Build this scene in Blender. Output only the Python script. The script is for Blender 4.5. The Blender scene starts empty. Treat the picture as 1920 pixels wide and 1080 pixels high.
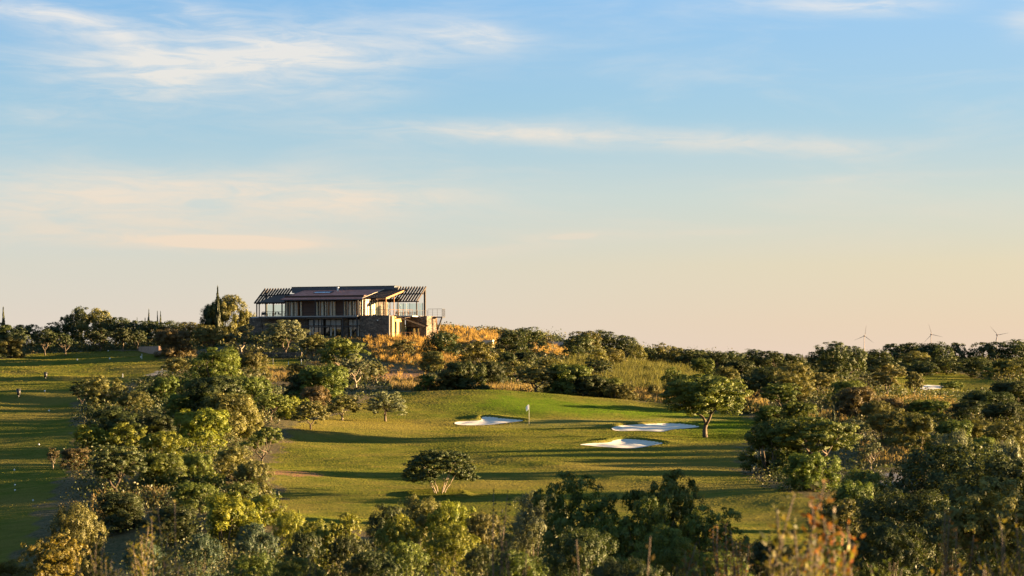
import bpy, math, random
import numpy as np
from mathutils import Vector, Matrix

# ------------------------------------------------------------------ camera
scene = bpy.context.scene
COL = scene.collection
FOC = 3733.33          # focal length in pixels of a 1920 px wide picture (70 mm lens)
HOR = 668.0            # row of the true horizon in that picture

cam_d = bpy.data.cameras.new("camera")
cam = bpy.data.objects.new("camera", cam_d)
COL.objects.link(cam)
scene.camera = cam
cam.location = (0, 0, 0)
cam.rotation_euler = (math.radians(90), 0, 0)
cam_d.lens = 70.0
cam_d.sensor_width = 36.0
cam_d.shift_y = (HOR - 540.0) / 1920.0
cam_d.clip_start = 0.5
cam_d.clip_end = 30000.0
cam_d.dof.use_dof = True
cam_d.dof.focus_distance = 220.0
cam_d.dof.aperture_fstop = 5.0

# ------------------------------------------------------------------ light
SUN_EL, SUN_AZ = math.radians(5.7), math.radians(6.0)     # azimuth: degrees behind the line to the right
sdir = Vector((math.cos(SUN_AZ) * math.cos(SUN_EL), math.sin(SUN_AZ) * math.cos(SUN_EL), math.sin(SUN_EL)))
sun_d = bpy.data.lights.new("sun", "SUN")
sun_d.energy = 5.0
sun_d.angle = math.radians(0.53)
sun_d.color = (1.0, 0.67, 0.33)
sun = bpy.data.objects.new("sun", sun_d)
COL.objects.link(sun)
sun.location = sdir * 500
sun.rotation_euler = sdir.to_track_quat("Z", "Y").to_euler()

scene.view_settings.view_transform = "Standard"
scene.view_settings.look = "None"
scene.view_settings.gamma = 1.0
scene.view_settings.use_curve_mapping = False
EXPOSURE = 3.3
scene.view_settings.exposure = EXPOSURE

scene.cycles.max_bounces = 6
scene.cycles.diffuse_bounces = 3
scene.cycles.transmission_bounces = 4
scene.cycles.transparent_max_bounces = 8
scene.cycles.use_denoising = True

# ------------------------------------------------------------------ world: sky and thin clouds
world = bpy.data.worlds.new("World")
scene.world = world
world.use_nodes = True
wt = world.node_tree
wt.nodes.clear()
SKY_STRENGTH = 0.1


class NT:
    """small helper to write node graphs as expressions"""
    def __init__(self, tree):
        self.t = tree

    def n(self, kind, **kw):
        nd = self.t.nodes.new(kind)
        for k, v in kw.items():
            setattr(nd, k, v)
        return nd

    def put(self, sock, v):
        if isinstance(v, (int, float)):
            sock.default_value = v
        elif isinstance(v, (tuple, list)):
            if len(v) == 3 and sock.type == "RGBA":
                v = (*v, 1.0)
            sock.default_value = v
        else:
            self.t.links.new(v, sock)

    def m(self, op, a, b=None, c=None, clamp=False):
        nd = self.n("ShaderNodeMath", operation=op, use_clamp=clamp)
        self.put(nd.inputs[0], a)
        if b is not None:
            self.put(nd.inputs[1], b)
        if c is not None:
            self.put(nd.inputs[2], c)
        return nd.outputs[0]

    def mix(self, f, a, b, blend="MIX"):
        nd = self.n("ShaderNodeMix", data_type="RGBA", blend_type=blend)
        self.put(nd.inputs[0], f)
        self.put(nd.inputs[6], a)
        self.put(nd.inputs[7], b)
        return nd.outputs[2]

    def comb(self, x, y, z=0.0):
        nd = self.n("ShaderNodeCombineXYZ")
        for i, v in enumerate((x, y, z)):
            self.put(nd.inputs[i], v)
        return nd.outputs[0]

    def noise(self, vec, scale, detail=4.0, rough=0.5, dist=0.0):
        nd = self.n("ShaderNodeTexNoise")
        if vec is not None:
            self.t.links.new(vec, nd.inputs["Vector"])
        nd.inputs["Scale"].default_value = scale
        nd.inputs["Detail"].default_value = detail
        nd.inputs["Roughness"].default_value = rough
        nd.inputs["Distortion"].default_value = dist
        return nd.outputs["Fac"]

    def ramp(self, f, stops, interp="LINEAR"):
        nd = self.n("ShaderNodeValToRGB")
        nd.color_ramp.interpolation = interp
        els = nd.color_ramp.elements
        while len(els) < len(stops):
            els.new(0.5)
        for e, (p, c) in zip(els, stops):
            e.position = p
            e.color = (*c, 1.0) if len(c) == 3 else c
        self.put(nd.inputs[0], f)
        return nd.outputs[0]

    def smooth(self, v, lo, hi):
        nd = self.n("ShaderNodeMapRange", interpolation_type="SMOOTHSTEP")
        self.put(nd.inputs[0], v)
        nd.inputs[1].default_value = lo
        nd.inputs[2].default_value = hi
        return nd.outputs[0]


def srgb(r, g, b):
    f = lambda c: (c / 255) / 12.92 if c / 255 <= 0.04045 else ((c / 255 + 0.055) / 1.055) ** 2.4
    return (f(r), f(g), f(b))


W = NT(wt)
tc = W.n("ShaderNodeTexCoord")
sep = W.n("ShaderNodeSeparateXYZ")
wt.links.new(tc.outputs["Generated"], sep.inputs[0])
dx, dy, dz = sep.outputs
az = W.m("ARCTAN2", dx, dy)
el = W.m("ARCSINE", dz)
sky = W.n("ShaderNodeTexSky", sky_type="NISHITA", sun_disc=False)
sky.sun_elevation = SUN_EL
sky.sun_rotation = math.radians(90) - SUN_AZ
sky.altitude = 50
sky.air_density = 1.0
sky.dust_density = 1.0
sky.ozone_density = 1.5
U = W.m("MULTIPLY", az, FOC / 100.0)       # 1 unit = 100 px of the photograph, about 1.5 degrees
V = W.m("MULTIPLY", el, FOC / 100.0)
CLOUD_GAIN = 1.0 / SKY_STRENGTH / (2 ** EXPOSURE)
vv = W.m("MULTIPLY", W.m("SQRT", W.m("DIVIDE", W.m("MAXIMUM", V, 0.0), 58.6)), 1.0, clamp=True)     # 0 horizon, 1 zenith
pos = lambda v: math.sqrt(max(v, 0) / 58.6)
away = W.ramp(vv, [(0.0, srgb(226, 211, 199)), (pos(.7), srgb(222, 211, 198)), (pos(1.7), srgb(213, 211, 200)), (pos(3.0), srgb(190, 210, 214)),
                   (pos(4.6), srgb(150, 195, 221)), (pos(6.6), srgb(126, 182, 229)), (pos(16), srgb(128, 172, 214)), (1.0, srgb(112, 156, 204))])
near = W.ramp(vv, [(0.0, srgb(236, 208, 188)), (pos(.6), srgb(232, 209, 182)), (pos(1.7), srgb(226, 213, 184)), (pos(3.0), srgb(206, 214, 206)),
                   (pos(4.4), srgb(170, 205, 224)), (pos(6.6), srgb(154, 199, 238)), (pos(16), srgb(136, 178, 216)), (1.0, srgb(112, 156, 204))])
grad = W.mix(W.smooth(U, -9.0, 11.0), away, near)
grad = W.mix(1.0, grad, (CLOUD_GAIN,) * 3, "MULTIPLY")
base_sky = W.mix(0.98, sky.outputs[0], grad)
base_sky = W.mix(W.smooth(V, -0.2, -1.5), base_sky, (0.8, 0.7, 0.55))
uv = W.comb(W.m("MULTIPLY", U, 0.22), W.m("MULTIPLY", V, 1.1), 0.0)
streak = W.noise(uv, 1.0, 7.0, 0.6, 0.6)
uv2 = W.comb(W.m("ADD", W.m("MULTIPLY", U, 0.75), W.m("MULTIPLY", V, 0.5)), W.m("MULTIPLY", V, 4.2), 3.0)
fibre = W.noise(uv2, 1.0, 6.0, 0.62, 0.9)
# thin cirrus patches: (x, y, half width, half height, strength, slope) in picture px
PATCH = [(890, 72, 95, 26, 1.0, 0.05), (610, 95, 330, 45, .55, .02), (150, 62, 130, 26, .9, .15), (60, 45, 120, 14, .6, .1), (330, 120, 220, 30, .6, -.06), (620, 120, 200, 26, .5, .04), (350, 150, 190, 45, .75, -.05),
         (380, 40, 90, 30, .5, .3), (90, 230, 150, 18, .35, 0), (640, 175, 150, 25, .35, .03), (1640, 25, 130, 18, .95, .02), (1480, 18, 200, 16, .5, 0),
         (1905, 68, 40, 26, .7, 0), (900, 248, 300, 20, .75, 0.01), (1280, 268, 330, 18, .8, .04), (1540, 285, 80, 18, .5, .1),
         (430, 350, 420, 34, .62, 0.02), (120, 380, 260, 45, .5, 0), (620, 365, 230, 28, .45, .03), (430, 458, 215, 14, 2.6, .02), (300, 400, 330, 40, .5, 0), (700, 380, 160, 30, .4, 0), (260, 180, 260, 60, .35, .05), (480, 60, 260, 40, .4, .05), (60, 440, 200, 35, .55, 0),
         (560, 420, 260, 40, .35, 0), (1060, 445, 90, 12, .6, -.05), (860, 480, 220, 16, .45, -.12), (1320, 438, 160, 10, .4, -.03), (1700, 340, 300, 10, .3, -.02)]
acc = None
for (px, py, sx, sy, st, sl) in PATCH:
    u0, v0 = (px - 960) / 100, (HOR - py) / 100
    du = W.m("SUBTRACT", U, u0)
    dv = W.m("ADD", W.m("SUBTRACT", V, v0), W.m("MULTIPLY", du, sl))
    q = W.m("ADD", W.m("POWER", W.m("ABSOLUTE", W.m("DIVIDE", du, sx / 100)), 2.0), W.m("POWER", W.m("ABSOLUTE", W.m("DIVIDE", dv, sy / 100)), 2.0))
    g = W.m("MULTIPLY", W.m("EXPONENT", W.m("MULTIPLY", q, -0.9)), st)
    acc = g if acc is None else W.m("ADD", acc, g)
veil = W.smooth(streak, 0.44, 0.78)
tex = W.m("ADD", W.m("MULTIPLY", W.smooth(streak, 0.28, 0.66), 0.42), W.m("MULTIPLY", W.smooth(fibre, 0.32, 0.68), 0.62))
tex = W.m("ADD", W.m("MULTIPLY", tex, 0.8), 0.16)
alpha = W.m("ADD", W.m("MULTIPLY", W.m("MULTIPLY", acc, tex), 0.85), W.m("MULTIPLY", veil, 0.30), clamp=True)
alpha = W.m("MULTIPLY", alpha, W.smooth(V, 1.0, 2.4))
# thin lens shaped clouds with a clean lower edge
for (px, py, sx, sy, st, sl) in [(430, 457, 225, 17, .95, .015), (250, 446, 160, 8, .3, 0), (1075, 444, 62, 9, .5, -.06), (1330, 437, 110, 7, .22, -.02), (900, 90, 90, 22, .3, .06)]:
    du = W.m("SUBTRACT", U, (px - 960) / 100)
    dv = W.m("ADD", W.m("SUBTRACT", V, (HOR - py) / 100), W.m("MULTIPLY", du, sl))
    dv = W.m("ADD", dv, W.m("MULTIPLY", W.m("SUBTRACT", fibre, .5), .10))
    q = W.m("ADD", W.m("POWER", W.m("ABSOLUTE", W.m("DIVIDE", du, sx / 100)), 2.0), W.m("POWER", W.m("ABSOLUTE", W.m("DIVIDE", dv, sy / 100)), 2.0))
    g = W.m("MULTIPLY", W.smooth(W.m("SUBTRACT", 1.0, q), 0.0, 0.75), W.m("MULTIPLY", W.m("ADD", .55, W.m("MULTIPLY", streak, .8)), st))
    alpha = W.m("MAXIMUM", alpha, W.m("ADD", g, W.m("MULTIPLY", alpha, .4)), clamp=False)
el01 = W.m("DIVIDE", V, 8.0, clamp=True)
cloud_col = W.ramp(el01, [(0.0, srgb(238, 214, 190)), (0.30, srgb(240, 222, 200)), (0.62, srgb(240, 234, 224)), (1.0, srgb(236, 238, 242))])
cloud_rad = W.mix(1.0, cloud_col, (CLOUD_GAIN,) * 3, "MULTIPLY")
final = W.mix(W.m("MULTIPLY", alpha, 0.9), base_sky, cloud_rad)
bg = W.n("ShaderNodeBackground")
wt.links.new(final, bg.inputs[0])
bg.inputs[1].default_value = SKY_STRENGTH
wo = W.n("ShaderNodeOutputWorld")
wt.links.new(bg.outputs[0], wo.inputs[0])


# ------------------------------------------------------------------ helpers for meshes and objects
def mesh_np(name, co, faces=None, quads=None, tris=None, mats=(), smooth=False, tone=None):
    """one mesh from numpy arrays; quads / tris are (n,4) / (n,3) index arrays"""
    me = bpy.data.meshes.new(name)
    co = np.asarray(co, dtype=np.float32)
    idx, tot = [], []
    if quads is not None and len(quads):
        idx.append(np.asarray(quads, dtype=np.int32).ravel()); tot.append(np.full(len(quads), 4, np.int32))
    if tris is not None and len(tris):
        idx.append(np.asarray(tris, dtype=np.int32).ravel()); tot.append(np.full(len(tris), 3, np.int32))
    if faces is not None and len(faces):
        idx.append(np.array([i for f in faces for i in f], dtype=np.int32)); tot.append(np.array([len(f) for f in faces], dtype=np.int32))
    idx = np.concatenate(idx); tot = np.concatenate(tot)
    me.vertices.add(len(co)); me.vertices.foreach_set("co", co.ravel())
    me.loops.add(len(idx)); me.loops.foreach_set("vertex_index", idx)
    me.polygons.add(len(tot))
    start = np.zeros(len(tot), np.int32); start[1:] = np.cumsum(tot)[:-1]
    me.polygons.foreach_set("loop_start", start)
    me.polygons.foreach_set("loop_total", tot)
    me.polygons.foreach_set("use_smooth", np.full(len(tot), bool(smooth)))
    if tone is not None:
        a = me.attributes.new("tone", "FLOAT", "FACE")
        a.data.foreach_set("value", np.asarray(tone, np.float32))
    for m in mats:
        me.materials.append(m)
    me.update(calc_edges=True)
    return me


def link(name, data, parent=None, mat=None):
    o = bpy.data.objects.new(name, data)
    COL.objects.link(o)
    if parent is not None:
        o.parent = parent
    if mat is not None and data is not None:
        if len(data.materials) == 0:
            data.materials.append(mat)
        elif data.materials[0] != mat:
            o.material_slots[0].link = "OBJECT"
            o.material_slots[0].material = mat
    return o


def thing(name, label, cat, loc=(0, 0, 0), rz=0.0, group=None):
    o = link(name, None)
    o.location = loc
    o.rotation_euler = (0, 0, rz)
    o.empty_display_size = 0.3
    o["label"] = label
    o["category"] = cat
    if group:
        o["group"] = group
    return o


def tag(o, label=None, cat=None, group=None, kind=None):
    for k, v in (("label", label), ("category", cat), ("group", group), ("kind", kind)):
        if v:
            o[k] = v
    return o


class MB:
    """collects simple solids into one mesh"""
    def __init__(self):
        self.v, self.f = [], []

    def add(self, vs, fs):
        k = len(self.v)
        self.v += [tuple(p) for p in vs]
        self.f += [tuple(i + k for i in f) for f in fs]
        return self

    def box(self, x0, x1, y0, y1, z0, z1):
        return self.hexa([(x0, y0, z0), (x1, y0, z0), (x1, y1, z0), (x0, y1, z0), (x0, y0, z1), (x1, y0, z1), (x1, y1, z1), (x0, y1, z1)])

    def hexa(self, p):
        return self.add(p, [(0, 3, 2, 1), (4, 5, 6, 7), (0, 1, 5, 4), (1, 2, 6, 5), (2, 3, 7, 6), (3, 0, 4, 7)])

    def beam(self, a, b, w, h=None, up=(0, 0, 1)):
        """a rectangular bar from a to b, w wide (sideways) and h deep (up)"""
        h = h or w
        a, b = Vector(a), Vector(b)
        d = (b - a).normalized()
        s = d.cross(Vector(up))
        if s.length < 1e-4:
            s = Vector((1, 0, 0))
        s.normalize()
        u = s.cross(d).normalized()
        s *= w / 2; u *= h / 2
        return self.hexa([a - s - u, a + s - u, a + s + u, a - s + u, b - s - u, b + s - u, b + s + u, b - s + u][0:4] + [b - s - u, b + s - u, b + s + u, b - s + u])

    def tube(self, pts, rad, seg=6, cap=True):
        pts = [Vector(p) for p in pts]
        rings = []
        for i, p in enumerate(pts):
            d = (pts[min(i + 1, len(pts) - 1)] - pts[max(i - 1, 0)]).normalized()
            a = d.cross(Vector((0.31, 0.17, 0.93)))
            if a.length < 1e-3:
                a = d.cross(Vector((1, 0, 0)))
            a.normalize(); b = d.cross(a)
            r = rad[i] if isinstance(rad, (list, tuple)) else rad
            rings.append([p + (a * math.cos(2 * math.pi * k / seg) + b * math.sin(2 * math.pi * k / seg)) * r for k in range(seg)])
        vs = [q for r in rings for q in r]
        fs = []
        for i in range(len(rings) - 1):
            for k in range(seg):
                k2 = (k + 1) % seg
                fs.append((i * seg + k, i * seg + k2, (i + 1) * seg + k2, (i + 1) * seg + k))
        if cap:
            fs.append(tuple(range(seg))[::-1]); fs.append(tuple(range((len(rings) - 1) * seg, len(rings) * seg)))
        return self.add(vs, fs)

    def mesh(self, name, mat=None, smooth=False):
        return mesh_np(name, self.v, faces=self.f, mats=[mat] if mat else (), smooth=smooth)

    def build(self, name, mat, parent=None, smooth=False):
        return link(name, self.mesh(name, mat, smooth), parent)


# ------------------------------------------------------------------ terrain heights
# measured ground points: bearing column and row in the photograph, and distance in metres
CTRL = [(640, 975, 128), (1000, 975, 128), (1400, 975, 130), (820, 930, 146), (500, 930, 146), (1300, 930, 146),
        (520, 870, 176), (960, 868, 174), (1400, 868, 174), (560, 820, 202), (960, 818, 206), (1330, 818, 207), (990, 797, 226),
        (820, 797, 226), (1200, 797, 222), (700, 785, 232), (640, 790, 225), (900, 772, 241), (1100, 776, 241), (1000, 750, 256),
        (760, 738, 263), (950, 737, 263), (1100, 750, 261), (1270, 771, 256), (1400, 790, 240), (1340, 792, 235),
        (850, 732, 275), (1000, 736, 280), (1150, 745, 278), (760, 722, 290), (760, 706, 310), (900, 712, 310), (1100, 705, 330), (1250, 715, 320), (1200, 690, 370),
        (700, 700, 315), (640, 690, 325), (560, 690, 325), (520, 680, 340), (540, 668, 352), (860, 690, 325), (760, 668, 345), (740, 640, 364), (850, 655, 362),
        (640, 634, 368), (500, 634, 368), (780, 634, 368), (560, 632, 395), (720, 632, 395), (850, 641, 384), (925, 643, 384), (850, 616, 402), (915, 623, 404), (1030, 636, 404), (870, 652, 374), (1040, 650, 395), (1030, 652, 392), (1100, 668, 400), (1000, 672, 365),
        (1200, 676, 430), (1350, 682, 430), (1450, 690, 430), (1040, 668, 380), (980, 690, 330), (700, 640, 460), (900, 640, 460),
        (0, 1062, 115), (-200, 1062, 115), (0, 920, 150), (-200, 930, 150), (0, 800, 210), (100, 800, 210), (-200, 800, 210), (60, 748, 250), (150, 745, 252), (-200, 748, 250), (100, 705, 310), (270, 705, 305), (-200, 705, 310),
        (30, 668, 405), (200, 662, 415), (300, 662, 400), (-200, 668, 405), (100, 656, 460), (300, 650, 460), (-300, 660, 470),
        (200, 900, 150), (350, 890, 150), (300, 960, 120), (450, 960, 120), (250, 790, 210), (400, 790, 205), (250, 730, 260), (400, 720, 270), (400, 680, 330), (350, 665, 380), (430, 655, 380), (480, 745, 255), (550, 740, 260),
        (1500, 935, 140), (1700, 920, 145), (1690, 892, 155), (1900, 930, 140), (1480, 880, 172), (1650, 860, 175), (1850, 850, 180), (1500, 800, 222), (1650, 805, 215), (1850, 800, 222), (1480, 765, 260), (1650, 765, 260), (1900, 770, 255),
        (1450, 735, 300), (1600, 740, 300), (1780, 742, 320), (1780, 728, 390), (1740, 706, 470), (1850, 715, 410), (1920, 712, 450), (1600, 712, 400), (1560, 700, 430), (1650, 690, 500), (1800, 690, 520), (1900, 690, 520),
        (2150, 930, 145), (2150, 850, 180), (2150, 780, 260), (2200, 735, 330), (2200, 690, 520)]
pts = [((c - 960) / FOC * d, d, (HOR - r) / FOC * d) for c, r, d in CTRL]
for d, z in ((-30, 0.4), (0, -1.65), (10, -2.05), (20, -2.9), (32, -4.1), (50, -6.2), (70, -8.3), (90, -9.7), (108, -10.5)):
    for t in (-0.45, -0.15, 0.15, 0.45):
        zz = z
        if d >= 90 and t < -0.4:
            zz = z - 1.4
        pts.append((t * max(d, 22), d, zz))
for t in (-0.9, -0.5, -0.2, 0.1, 0.4, 0.8):
    pts.append((t * 700, 700, -4.5)); pts.append((t * 900, 900, -6.0))
for x, d, z in ((120, 60, -9), (160, 150, -9.5), (170, 230, -8.5), (190, 330, -7), (-120, 60, -11), (-130, 150, -10.5), (-140, 230, -7), (-170, 330, -2)):
    pts.append((x, d, z))
pts = np.array(pts, dtype=np.float64)
CX = pts[:, :2] / 100.0


def _phi(r2):
    return np.where(r2 > 1e-12, 0.5 * r2 * np.log(np.maximum(r2, 1e-12)), 0.0)


def _solve():
    n = len(CX)
    d = CX[:, None, :] - CX[None, :, :]
    K = _phi((d ** 2).sum(-1)) + np.eye(n) * 4e-4
    P = np.hstack([np.ones((n, 1)), CX])
    A = np.zeros((n + 3, n + 3)); A[:n, :n] = K; A[:n, n:] = P; A[n:, :n] = P.T
    b = np.zeros(n + 3); b[:n] = pts[:, 2]
    return np.linalg.solve(A, b)


_W = _solve()


def base_z(x, y):
    x = np.atleast_1d(np.asarray(x, np.float64)); y = np.atleast_1d(np.asarray(y, np.float64))
    shp = x.shape
    q = np.stack([x.ravel(), y.ravel()], 1) / 100.0
    out = np.empty(len(q))
    n = len(CX)
    for i in range(0, len(q), 20000):
        s = q[i:i + 20000]
        r2 = ((s[:, None, :] - CX[None, :, :]) ** 2).sum(-1)
        out[i:i + 20000] = _phi(r2) @ _W[:n] + _W[n] + s @ _W[n + 1:]
    d = np.hypot(x.ravel() * 0.8, y.ravel())
    f = np.clip((d - 560) / 300, 0, 1); f = f * f * (3 - 2 * f)
    out = out * (1 - f) + (-7.0) * f
    f2 = np.clip((np.abs(x.ravel()) - np.maximum(0.35 * y.ravel(), 15) - 40) / 120, 0, 1)
    out = out * (1 - f2) + (-9.0) * f2
    return out.reshape(shp)


def ss(v, a, b):
    t = np.clip((v - a) / (b - a), 0, 1)
    return t * t * (3 - 2 * t)


_rw = np.random.default_rng(5)
_WAV = [(_rw.uniform(0, 2 * np.pi), l, a, _rw.uniform(0, 6.28)) for l, a in
        ((31, .16), (23, .13), (17, .10), (12.5, .075), (9.3, .055), (6.9, .035), (5.1, .025), (3.7, .016), (2.9, .012))]


def waves(x, y, rough=1.0):
    z = 0
    wx = x + 3.1 * np.sin(y / 13.0) + 1.7 * np.sin(x / 7.0 + y / 9.0)
    wy = y + 2.7 * np.sin(x / 11.0)
    for th, l, a, p in _WAV:
        z = z + a * np.sin((wx * math.cos(th) + wy * math.sin(th)) * 2 * np.pi / l + p)
    return z * rough


def inside(x, y, poly):
    """even-odd test and distance to the outline"""
    x = np.asarray(x); y = np.asarray(y)
    inn = np.zeros(x.shape, bool)
    dist = np.full(x.shape, 1e9)
    n = len(poly)
    for i in range(n):
        x0, y0 = poly[i]; x1, y1 = poly[(i + 1) % n]
        c = ((y0 > y) != (y1 > y))
        with np.errstate(divide="ignore", invalid="ignore"):
            xi = (x1 - x0) * (y - y0) / (y1 - y0 + 1e-12) + x0
        inn ^= c & (x < xi)
        ex, ey = x1 - x0, y1 - y0
        t = np.clip(((x - x0) * ex + (y - y0) * ey) / (ex * ex + ey * ey + 1e-9), 0, 1)
        dist = np.minimum(dist, np.hypot(x - x0 - t * ex, y - y0 - t * ey))
    return inn, dist


def on_ground(c, r, zf=base_z, lo=60.0, hi=520.0):
    """where the line of sight through a photograph point meets the bare ground"""
    d = np.linspace(lo, hi, 1400)
    g = zf((c - 960) / FOC * d, d) - (HOR - r) / FOC * d
    k = np.argmax(g > 0)
    if k > 0:
        t = g[k - 1] / (g[k - 1] - g[k]); dd = d[k - 1] + t * (d[k] - d[k - 1])
    else:
        dd = d[k]
    return ((c - 960) / FOC * dd, dd)


def closed_curve(p, n=6):
    """Catmull-Rom through closed points"""
    out = []
    m = len(p)
    for i in range(m):
        a, b, c, d = (np.array(p[(i + k - 1) % m], float) for k in range(4))
        for j in range(n):
            t = j / n
            out.append(tuple(0.5 * ((2 * b) + (c - a) * t + (2 * a - 5 * b + 4 * c - d) * t * t + (3 * b - a - 3 * c + d) * t ** 3)))
    return out


BUNK_PX = [
    [(852, 793), (862, 797), (888, 798), (915, 796), (945, 793.5), (975, 790.5), (979, 788), (955, 786), (935, 783.5), (918, 781), (906, 781), (903, 784), (900, 787.5), (878, 788.5), (860, 789.5)],
    [(1147, 805), (1160, 809), (1195, 808.5), (1228, 810), (1246, 809.5), (1262, 805.5), (1290, 803.5), (1311, 801.5), (1296, 797), (1275, 794), (1240, 793.5), (1200, 796), (1165, 800)],
    [(1088, 834.5), (1105, 836.5), (1140, 839), (1185, 841), (1205, 839), (1222, 834.5), (1244, 830.5), (1225, 827), (1200, 824), (1172, 823), (1152, 825.5), (1140, 829.5), (1112, 831.5)],
]
BUNK = [closed_curve([on_ground(c, r) for c, r in b], 5) for b in BUNK_PX]
FAR_BUNK = closed_curve([on_ground(c, r, hi=600) for c, r in ((1726, 730), (1745, 731.5), (1765, 728), (1771, 724), (1750, 722.5), (1730, 724))], 4)
W3 = lambda c, d: ((c - 960) / FOC * d, d)
TREE_RING = W3(822, 147.0)


def ground_z(x, y):
    x = np.asarray(x, np.float64); y = np.asarray(y, np.float64)
    z = base_z(x, y)
    near = ss(y, 60, 110) * (1 - ss(y, 500, 800))
    left = 1 - ss(x / np.maximum(y, 1), -0.19, -0.16)
    z = z + waves(x, y, 0.55) * near * 0.6
    # tee terraces of the left fairway
    for e, a in ((150, .45), (163, .35), (196, .5), (252, .95), (303, .9), (345, .9)):
        yy = y - 6.0 * np.sin(x / 17.0 + e)
        z = z + left * a * (0.5 * np.tanh((yy - e) / 1.2) - np.clip((yy - e) / 22.0, -0.5, 0.5))
    # crest of the bank behind the green
    m = (x > -70) & (x < 110) & (y > 180) & (y < 290)
    if m.any():
        xm, ym = x[m], y[m]
        zm = z[m]
        crest = 263 - 0.0016 * np.maximum(xm - 2, 0) ** 2
        zm = zm + 0.38 * np.exp(-((ym - crest) / 2.6) ** 2) * ss(xm, -17, -11) * (1 - ss(xm, 24, 34))
        for b in BUNK:
            cy = np.mean([p[1] for p in b])
            inn, d = inside(xm, ym, b)
            zm = np.where(inn, zm - 0.10 * ss(d, 0, 0.5), zm)
            back = ss(ym - cy, -0.5, 1.5)
            zm = np.where(~inn, zm + (0.03 + 0.24 * back) * np.exp(-(d / 1.6) ** 2) * ss(d, 0.0, 0.25), zm)
        z = z.copy(); z[m] = zm
    rr = np.hypot(x - TREE_RING[0], y - TREE_RING[1])
    z = z + 0.20 * np.exp(-((rr - 2.15) / 0.28) ** 2) + 0.16 * (1 - ss(rr, 1.6, 2.2))
    return z


def gz(x, y):
    return float(ground_z(np.array([x]), np.array([y]))[0])


# zones of ground cover (colour of what grows there)
def poly(*p):
    return [W3(c, d) for c, d in p]


FAIRWAY = poly((512, 146), (498, 160), (505, 178), (530, 196), (548, 210), (600, 228), (650, 240), (690, 256), (740, 267), (950, 267.5), (1110, 265), (1275, 261), (1400, 250), (1440, 240),
               (1425, 215), (1395, 190), (1395, 168), (1450, 150), (1540, 138), (1590, 122), (1600, 106), (1420, 106), (600, 112), (530, 128))
LEFT_FW = poly((-400, 108), (20, 108), (62, 122), (95, 138), (120, 150), (130, 166), (150, 185), (150, 200), (145, 225), (150, 248), (200, 260), (255, 275), (290, 300), (315, 325), (310, 365), (290, 410), (200, 428), (50, 420), (40, 396), (-40, 385), (-400, 385))
SMALL_GR = poly((470, 318), (568, 318), (575, 335), (560, 350), (480, 350), (465, 335))
FAR_FW = poly((1690, 330), (1830, 345), (1880, 400), (1870, 445), (1800, 490), (1690, 490), (1660, 420))
GREEN_Z = closed_curve([on_ground(c, r) for c, r in ((893, 800), (960, 803), (1080, 803), (1140, 800), (1200, 792), (1300, 790), (1370, 787.5), (1300, 783.5), (1150, 784), (1000, 787), (985, 792), (940, 797))], 4)
LUSH = poly((860, 246), (930, 262), (1100, 258), (1270, 252), (1300, 246), (1100, 240), (960, 238))
LUSH2 = poly((1340, 205), (1420, 215), (1425, 242), (1330, 236), (1290, 226))
PATH_A = poly((262, 303), (285, 312), (320, 318), (330, 305), (290, 300))
PATH_B = poly((1652, 150), (1662, 158), (1690, 162), (1712, 160), (1700, 150), (1680, 146))
ORANGE = poly((700, 296), (790, 296), (795, 322), (705, 326))
ORANGE2 = poly((505, 290), (545, 290), (548, 318), (515, 318))


def zones(x, y):
    jx = x + 0.5 * np.sin(y * 1.3) + 0.4 * np.sin(x * 2.1 + y * .7); jy = y + 1.1 * np.sin(x * .9) + .7 * np.sin(x * 2.3)
    out = {}
    f = np.zeros(x.shape)
    for p in (FAIRWAY, LEFT_FW, SMALL_GR, FAR_FW):
        inn, d = inside(jx, jy, p)
        f = np.maximum(f, np.where(inn, ss(d, 0, 0.6), 0))
    out["fair"] = f
    inn, d = inside(x, y, GREEN_Z)
    out["green"] = np.where(inn, ss(d, 0, .4), 0)
    l = np.zeros(x.shape)
    for p in (LUSH, LUSH2):
        inn, d = inside(jx, jy, p)
        l = np.maximum(l, np.where(inn, 0.5 + 0.5 * ss(d, 0, 4), 0.5 * (1 - ss(d, 0, 6))))
    out["lush"] = l
    p_ = np.zeros(x.shape)
    for p in (PATH_A, PATH_B):
        inn, d = inside(jx, jy, p)
        p_ = np.maximum(p_, inn.astype(float))
    out["path"] = p_
    o_ = np.zeros(x.shape)
    for p in (ORANGE, ORANGE2):
        inn, d = inside(jx, jy, p)
        o_ = np.maximum(o_, inn.astype(float))
    rr = np.hypot((x - W3(545, 160)[0] - .3) / 2.6, (y - 158.5) / 3.2)
    bed = 1 - ss(rr + .12 * np.sin(x * 3 + y), .8, 1.05)
    out["earth"] = np.maximum(o_, bed)
    return out


# ------------------------------------------------------------------ materials
def material(name):
    m = bpy.data.materials.new(name)
    m.use_nodes = True
    m.node_tree.nodes.clear()
    return m, NT(m.node_tree)


def finish(m, N, shader, disp=None):
    o = N.n("ShaderNodeOutputMaterial")
    m.node_tree.links.new(shader, o.inputs[0])
    return m


def principled(N, col, rough=0.7, metal=0.0, bump=None, strength=0.3, dist=0.05, spec=0.4, **kw):
    p = N.n("ShaderNodeBsdfPrincipled")
    N.put(p.inputs["Base Color"], col)
    N.put(p.inputs["Roughness"], rough)
    N.put(p.inputs["Metallic"], metal)
    N.put(p.inputs["Specular IOR Level"], spec)
    for k, v in kw.items():
        N.put(p.inputs[k], v)
    if bump is not None:
        b = N.n("ShaderNodeBump")
        b.inputs["Strength"].default_value = strength
        b.inputs["Distance"].default_value = dist
        N.t.links.new(bump, b.inputs["Height"])
        N.t.links.new(b.outputs[0], p.inputs["Normal"])
    return p.outputs[0]


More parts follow.
